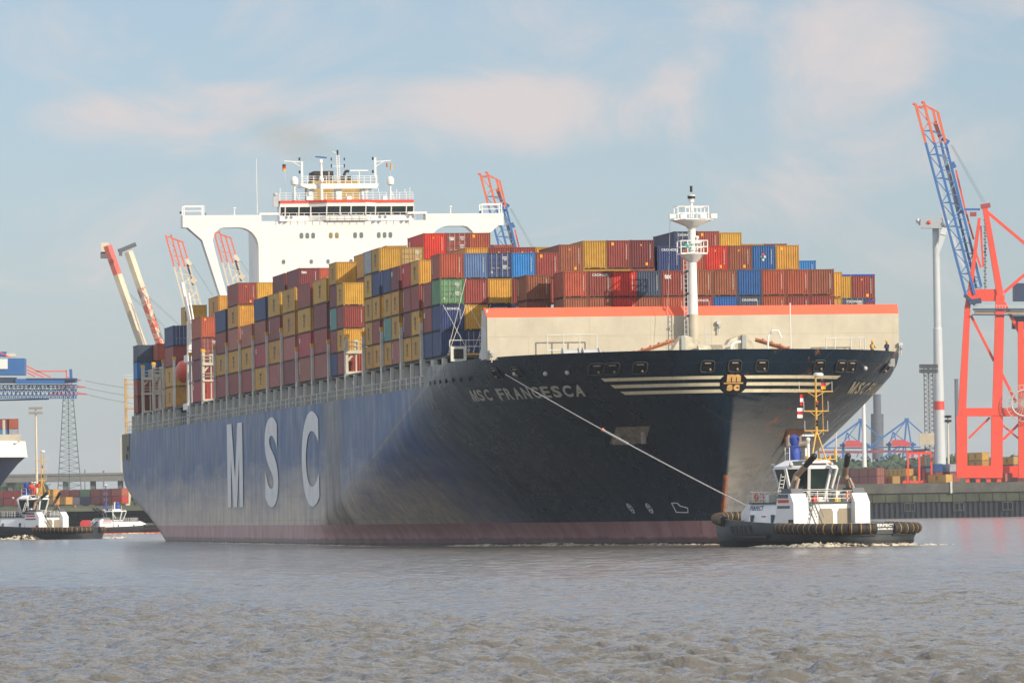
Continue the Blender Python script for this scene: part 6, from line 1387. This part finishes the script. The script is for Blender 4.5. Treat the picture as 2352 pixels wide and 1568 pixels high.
# ---- wind turbine
WT = empty('wind_turbine', at(2163, 1080, 2105)); tag(WT, 'white wind turbine with a red band, left of the red crane', 'wind turbine'); inv = Matrix.Translation(-WT.location)
WTM = paint('turbine_white', (.50, .53, .56), .45, .03)
kk = 13896/2105
def tw(y): return at(2149+(y-520)*.0192, y, 2105)
mb = MB(); mb.tube(tw(1075), tw(755), 13.5/kk, 20, 0, 10.2/kk); mb.tube(tw(755), tw(752), 10.2/kk, 20, 0, 9.0/kk); mb.tube(tw(752), tw(522), 8.9/kk, 20, 0, 7.6/kk); mb.tube(tw(941), tw(921), 12.35/kk, 20, 1, 12.1/kk); fin(mb, 'tower', [WTM, REDP], WT, inv)
mb = MB(); a_, b_ = at(2116, 513, 2105), at(2166, 514, 2103); mb.beam(at(2108, 506, 2105), at(2122, 516, 2105), 1.5, 2, 0); mb.beam(a_, b_, 3.4, 3.0, 0, up=(0, 1, 0)); mb.ball(at(2108, 506, 2104), .7, 8, 0); mb.ball(at(2134, 511, 2103.0), .8, 8, 1); nac = fin(mb, 'nacelle', [WTM, REDP], WT, inv)
hub = at(2172, 514, 2102); mb = MB(); mb.ball(hub, 1.5, 10); fin(mb, 'hub', WTM, WT, inv)
for tx, ty in ((2158, 470-45), (2216, 618), (2150, 600)):
    tip = at(tx, ty, 2100); d = tip-hub; mb = MB(); mb.beam(hub, hub+d*.3, 1.2, .6, 0, up=(0, 1, 0), w2=2.2); mb.beam(hub+d*.3, tip, 2.2, .5, 0, up=(0, 1, 0), w2=.4); fin(mb, 'rotor_blade', WTM, WT, inv)
# ---- power station chimney and slim stack
CH = empty('chimney', at(2015, 1060, 3600)); tag(CH, 'tall grey chimney with a wider scaffolded foot behind the blue cranes', 'chimney'); inv = Matrix.Translation(-CH.location); kk = 13896/3600
def cp(x, y): return at(x, y, 3600)
CHM = paint('chimney_grey', (.10, .115, .15), .8, .2, .02)
mb = MB(); mb.tube(cp(2016, 1055), cp(2015, 950), 12.5/kk, 16, 0); mb.tube(cp(2015, 950), cp(2014, 906), 9/kk, 16, 0); mb.tube(cp(2014, 908), cp(2014, 905), 9.6/kk, 16, 0); fin(mb, 'shaft', CHM, CH, inv)
mb = MB()
for y in (952, 970, 1000, 1025): mb.tube(cp(2015, y), cp(2015, y-2), 13.6/kk, 16, 0)
for dx in (-13.4, 13.4): mb.tube(cp(2015+dx, 1040), cp(2015+dx, 950), .35, 5)
fin(mb, 'scaffold', paint('scaffold_grey', (.12, .14, .17), .8), CH, inv)
CH2 = empty('slim_stack', at(2197, 1020, 3900)); tag(CH2, 'slim grey stack just left of the red crane leg', 'chimney'); inv = Matrix.Translation(-CH2.location); mb = MB(); mb.tube(at(2199, 1060, 3900), at(2196.5, 871, 3900), 1.25, 12); mb.tube(at(2196.5, 873, 3900), at(2196.5, 870, 3900), 1.35, 12); fin(mb, 'shaft', CHM, CH2, inv)
mb = MB(); mb.box(at(2195, 900, 3900).x-.3, at(2195, 900, 3900).x+.1, 3897, 3898, 10, at(2195, 880, 3900).z); fin(mb, 'stack_ladder', paint('scaffold_grey', (.12, .14, .17), .8), CH2, inv)
# ---- far blue cranes
k6 = V_/2.955/(13896/3150); DF = 3150
def far_crane(label):
    C_ = empty('harbour_crane', g6(880, 1040, DF)); tag(C_, label, 'crane', 'ship-to-shore cranes on the quays'); inv = Matrix.Translation(-C_.location)
    mb = MB()
    for a, b_, w_ in [((965, 515), (940, 800), 20), ((970, 515), (1015, 800), 18), ((965, 530), (540, 840), 22), ((940, 560), (760, 790), 11), ((985, 540), (1210, 740), 15), ((810, 670), (840, 780), 14), ((805, 670), (775, 780), 14), ((800, 670), (960, 790), 10)]: member(mb, g6, a, b_, w_*k6, DF)
    member(mb, g6, (940, 525), (990, 525), 36*k6, DF); fin(mb, 'crane_frame', [CBLUE], C_, inv)
    mb = MB(); member(mb, g6, (500, 850), (1130, 850), 14*k6, DF, mi=0); member(mb, g6, (480, 900), (1130, 900), 26*k6, DF, mi=1); fin(mb, 'girder', [CBLUE, paint('girder_maroon', (.32, .05, .06), .5)], C_, inv)
    mb = MB()
    for x in (760, 1035): member(mb, g6, (x, 790), (x, 1000), 30*k6, DF); member(mb, g6, (x-40, 820), (x+40, 820), 30*k6, DF)
    for x in (820, 940): member(mb, g6, (x, 910), (x-20, 960), 12*k6, DF)
    fin(mb, 'crane_leg', CBLUE, C_, inv)
    mb = MB(); 
    pl_ = [(785, 838), (785, 775), (810, 762), (930, 762), (1010, 800), (1010, 838)]; mb.prism(pl_, lambda p: g6(p[0], p[1], DF-4), lambda p: g6(p[0], p[1], DF+4)); fin(mb, 'machine_house', paint('house_red', (.55, .05, .06), .5), C_, inv); return C_
fc = far_crane('distant blue crane with red machine house left of the straddle carrier')
unit = (g6(1000, 500, DF)-g6(0, 500, DF)).x/1000
for dx, dz, lb in ((-545, 0, 'distant blue crane whose top meets the bow of the big ship'), (330, -9, 'distant blue crane partly behind the wind turbine'), (760, -14, 'distant blue crane seen between the red crane legs')):
    c2_ = copy_tree(fc); c2_.location = fc.location+Vector((dx*unit, 0 if dx < 0 else 250, dz)); c2_['label'] = lb
# ---- straddle carrier
SCR = empty('straddle_carrier', g6(1115, 1290, 1872)); tag(SCR, 'red straddle carrier standing over containers on the right quay', 'straddle carrier'); inv = Matrix.Translation(-SCR.location); ks = V_/2.955/7.42
mb = MB()
for x, Yo in ((982, 0), (1115, 0), (1258, 6), (1165, 6)): member(mb, g6, (x, 1285), (x, 915), 22*ks, 1872+Yo)
fin(mb, 'leg', CRED, SCR, inv); 
mb = MB(); member(mb, g6, (968, 925), (1275, 915), 26*ks, 1872); member(mb, g6, (968, 905), (1180, 900), 14*ks, 1878); member(mb, g6, (985, 940), (1090, 990), 10*ks, 1872); fin(mb, 'top_frame', CRED, SCR, inv)
mb = MB(); member(mb, g6, (1040, 885), (1230, 880), 22*ks, 1874); member(mb, g6, (990, 1090), (1250, 1085), 30*ks, 1875, mi=1); fin(mb, 'spreader', [CNAVY, CNAVY], SCR, inv)
for x, Yo in ((982, 0), (1115, 0), (1165, 6), (1258, 6)):
    p = g6(x, 1282, 1872+Yo); mb = MB()
    for dx in (-1.0, 1.0): mb.tube((p.x+dx, p.y-.5, p.z+.4), (p.x+dx, p.y+.5, p.z+.4), .7, 10)
    fin(mb, 'wheel', CRED, SCR, inv)
# ---- viaduct and sheds on the left
VD = empty('viaduct', (-170, 2650, 0)); tag(VD, 'long grey road viaduct crossing behind the left quay', 'viaduct'); inv = Matrix.Translation((170, -2650, 0))
mb = MB(); a_, b_ = at(-80, 1101, 2650), at(420, 1103, 2650); mb.beam(a_, b_, 2.6, 14, 0, up=(0, 1, 0)) if False else mb.box(a_.x, b_.x, 2643, 2657, a_.z-1.6, a_.z+1.0); mb.box(a_.x, b_.x, 2642.6, 2643, a_.z+1, a_.z+2.0); fin(mb, 'deck', paint('viaduct_grey', (.17, .17, .16), .8), VD, inv)
for i in range(9):
    x = a_.x+8+i*12; mb = MB(); mb.box(x-1, x+1, 2646, 2654, 4, a_.z-1.6); fin(mb, 'pier', paint('viaduct_pier', (.11, .12, .12), .8), VD, inv)
for x, yt, w_, lb in ((195, 1081, 3.2, 'small pale stack on the skyline right of the pylon'), (238, 1083, 4, 'short grey tower on the skyline near the ship stern')):
    o = MB(); p = at(x, 1101, 2700); q_ = at(x, yt, 2700); o.tube(p-Vector((0, 0, 8)), q_, w_/2/5.1, 10, 0); o.tube(q_, q_+Vector((0, 0, .6)), w_/2/5.1*1.2, 10, 0); ob = o.build('small_chimney', paint('far_grey', (.22, .24, .25), .8)); tag(ob, lb, 'chimney')
pole(276.5, 1005, 1100, 2700, 2.2, 'thin tall pole just left of the ship stern', head=None)
# ---- woods
def wood(name, x0, x1, ytop, D, h, n_, seed, mat_, lab):
    rn = random.Random(seed); mb = MB(); A, C_ = at(x0, ytop, D), at(x1, ytop, D)
    for i in range(n_):
        u = (i+rn.random())/n_; x = A.x+(C_.x-A.x)*u; zt = A.z*(1-u)+C_.z*u; y = D+rn.uniform(-14, 25); r_ = rn.uniform(2.2, 5.2); top = zt-rn.uniform(0, 3.2)-abs(math.sin(u*23+seed))*2.2
        z = top-r_
        for lev in range(4):
            for k in range(16):
                a = rn.random()*6.28; b2 = math.acos(rn.uniform(-1, 1)); rr = r_*rn.uniform(.7, 1.08); c_ = Vector((x+rr*math.cos(a)*math.sin(b2), y+rr*math.sin(a)*math.sin(b2)*.8, z+rr*math.cos(b2)-lev*r_*.9)); s_ = rn.uniform(.5, 1.3)
                v1 = Vector((rn.uniform(-1, 1), rn.uniform(-1, 1), rn.uniform(-1, 1))).normalized()*s_; v2 = Vector((rn.uniform(-1, 1), rn.uniform(-1, 1), rn.uniform(-1, 1))).normalized()*s_
                mb.add([c_-v1, c_-v2, c_+v1, c_+v2], [(0, 1, 2, 3)], 0)
        mb.ball((x, y, z-r_*.5), r_*.85, 7, 0, 1.6)
    o = mb.build(name, mat_); tag(o, lab, 'wood', kind='stuff')
LEAF = paint('far_leaves', (.045, .085, .035), .8, .5, .12); LEAF2 = paint('far_leaves_dark', (.035, .065, .035), .8, .5, .12)
wood('woodland', 1880, 2400, 1037, 2750, 10, 130, 5, LEAF, 'hazy green wood behind the right quay, farther belt'); wood('woodland', 1880, 2400, 1050, 2450, 8, 110, 6, LEAF2, 'darker wood right behind the yard containers')
wood('woodland', -60, 100, 1083, 2720, 6, 40, 7, LEAF2, 'tree tops above the viaduct at the left'); wood('woodland', -60, 300, 1120, 2450, 5, 90, 8, LEAF2, 'low trees under the viaduct at the left')
# ---- bow of another ship at the left edge
SB = empty('cargo_ship', at(20, 1225, 1540)); sb = SB.location.copy(); sb.z = 0; SB.location = sb; tag(SB, 'dark blue ship bow with white bulwark poking in at the left edge', 'cargo ship'); inv = Matrix.Translation(-sb)
tip = at(63, 1046, 1540); mb = MB(); vs = []
st2_ = [0, 1.5, 4, 8, 14, 24, 45, 90]; lv = [0, 3, 7, 11, 15, 18, 19.9]
for d_ in st2_:
    for sg in (-1, 1):
        for z in (lv[::-1] if sg < 0 else lv):
            k = z/19.9; back = 15*(1-k)**.8; h_ = 16*min(1, max(0, d_)/ (30-22*k))**.6*(.25+.75*k**1.3 if d_ < 45 else 1); vs.append((tip.x-back-d_, 1540+sg*h_+.12*d_, z))
W3 = 14; mb.add(vs, [(i*W3+j, (i+1)*W3+j, (i+1)*W3+j+1, i*W3+j+1) for i in range(len(st2_)-1) for j in range(W3-1)], 0, True); fin(mb, 'hull', paint('other_hull', (.015, .03, .09), .4, .2, .2), SB, inv)
mb = MB(); vs = []
for d_ in st2_:
    k = 16*min(1, d_/8)**.6
    for sg in (-1, 1): vs += [(tip.x-d_+.05, 1540+sg*(k+.05)+.12*d_, 19.5), (tip.x-d_+.05-.5, 1540+sg*(k+.05)+.12*d_, 23.6)]
fs2 = []
for i in range(len(st2_)-1):
    for s_ in (0, 2): fs2.append((i*4+s_, i*4+s_+1, (i+1)*4+s_+1, (i+1)*4+s_))
mb.add(vs, fs2, 0); mb.box(tip.x-20, tip.x-2, 1532, 1548, 23.0, 23.3); fin(mb, 'bulwark', WHITE, SB, inv)
mb = MB(); mb.box(tip.x-7, tip.x-1.5, 1534, 1540, 23.5, 25.3); mb.box(tip.x-5.8, tip.x-5.2, 1535, 1536, 25, 29); fin(mb, 'foredeck_house', CREAM, SB, inv)
pc = at(22, 968, 1540)
for (ch, lv_, dx) in (('o', 1, 0), ('w', 0, 0), ('M', 1, -2.6), ('c', 0, -2.6)):
    p = at(22, 1026, 1535); M_ = Matrix.Translation((p.x+dx, 1545, 24.2+lv_*2.6)) @ Matrix.Rotation(R(-80), 4, 'Z'); cont(M_, L20, HS, ch, 'r', '', f'{NAMES[ch]} box {"on top" if lv_ else "below"}, {"behind the left bow house" if dx == 0 else "cut by the left picture edge"}', 'containers on the other ship')
# ---- smoke
m = bpy.data.materials.new('smoke'); m.use_nodes = True; nt2 = m.node_tree; nt2.nodes.clear(); o2 = nt2.nodes.new('ShaderNodeOutputMaterial'); v = nt2.nodes.new('ShaderNodeVolumePrincipled'); v.inputs['Color'].default_value = (.50, .42, .20, 1)
tcn = nt2.nodes.new('ShaderNodeTexCoord'); ln = nt2.nodes.new('ShaderNodeVectorMath'); ln.operation = 'LENGTH'; nt2.links.new(tcn.outputs['Object'], ln.inputs[0]); nz2 = nt2.nodes.new('ShaderNodeTexNoise'); nz2.inputs['Scale'].default_value = 2.2; nt2.links.new(tcn.outputs['Object'], nz2.inputs['Vector'])
r1 = nt2.nodes.new('ShaderNodeMapRange'); nt2.links.new(ln.outputs['Value'], r1.inputs[0]); r1.inputs[1].default_value = 1; r1.inputs[2].default_value = .1; r1.inputs[3].default_value = 0; r1.inputs[4].default_value = .05
mu = nt2.nodes.new('ShaderNodeMath'); mu.operation = 'MULTIPLY'; nt2.links.new(r1.outputs[0], mu.inputs[0]); nt2.links.new(nz2.outputs[0], mu.inputs[1]); nt2.links.new(mu.outputs[0], v.inputs['Density']); nt2.links.new(v.outputs[0], o2.inputs['Volume'])
mb = MB(); mb.ball((0, 0, 0), 1, 16); sm_ = mb.build('exhaust_smoke', m, None, False); sm_.location = at(672, 318, 890); sm_.scale = (9, 8, 4.2); sm_.rotation_euler = (0, R(22), 0); tag(sm_, 'faint brown smoke above the funnel', 'smoke', kind='stuff')
# ---- haze
HZ = True
if HZ:
    m = bpy.data.materials.new('haze_air'); m.use_nodes = True; nt3 = m.node_tree; nt3.nodes.clear(); o3 = nt3.nodes.new('ShaderNodeOutputMaterial'); v3 = nt3.nodes.new('ShaderNodeVolumePrincipled')
    v3.inputs['Color'].default_value = (.80, .88, .97, 1); v3.inputs['Density'].default_value = .00006; v3.inputs['Anisotropy'].default_value = 0; nt3.links.new(v3.outputs[0], o3.inputs['Volume'])
    mb = MB(); mb.box(-6000, 6000, -4500, 15000, -3.0, 165); hz = mb.build('haze', m); tag(hz, kind='stuff')
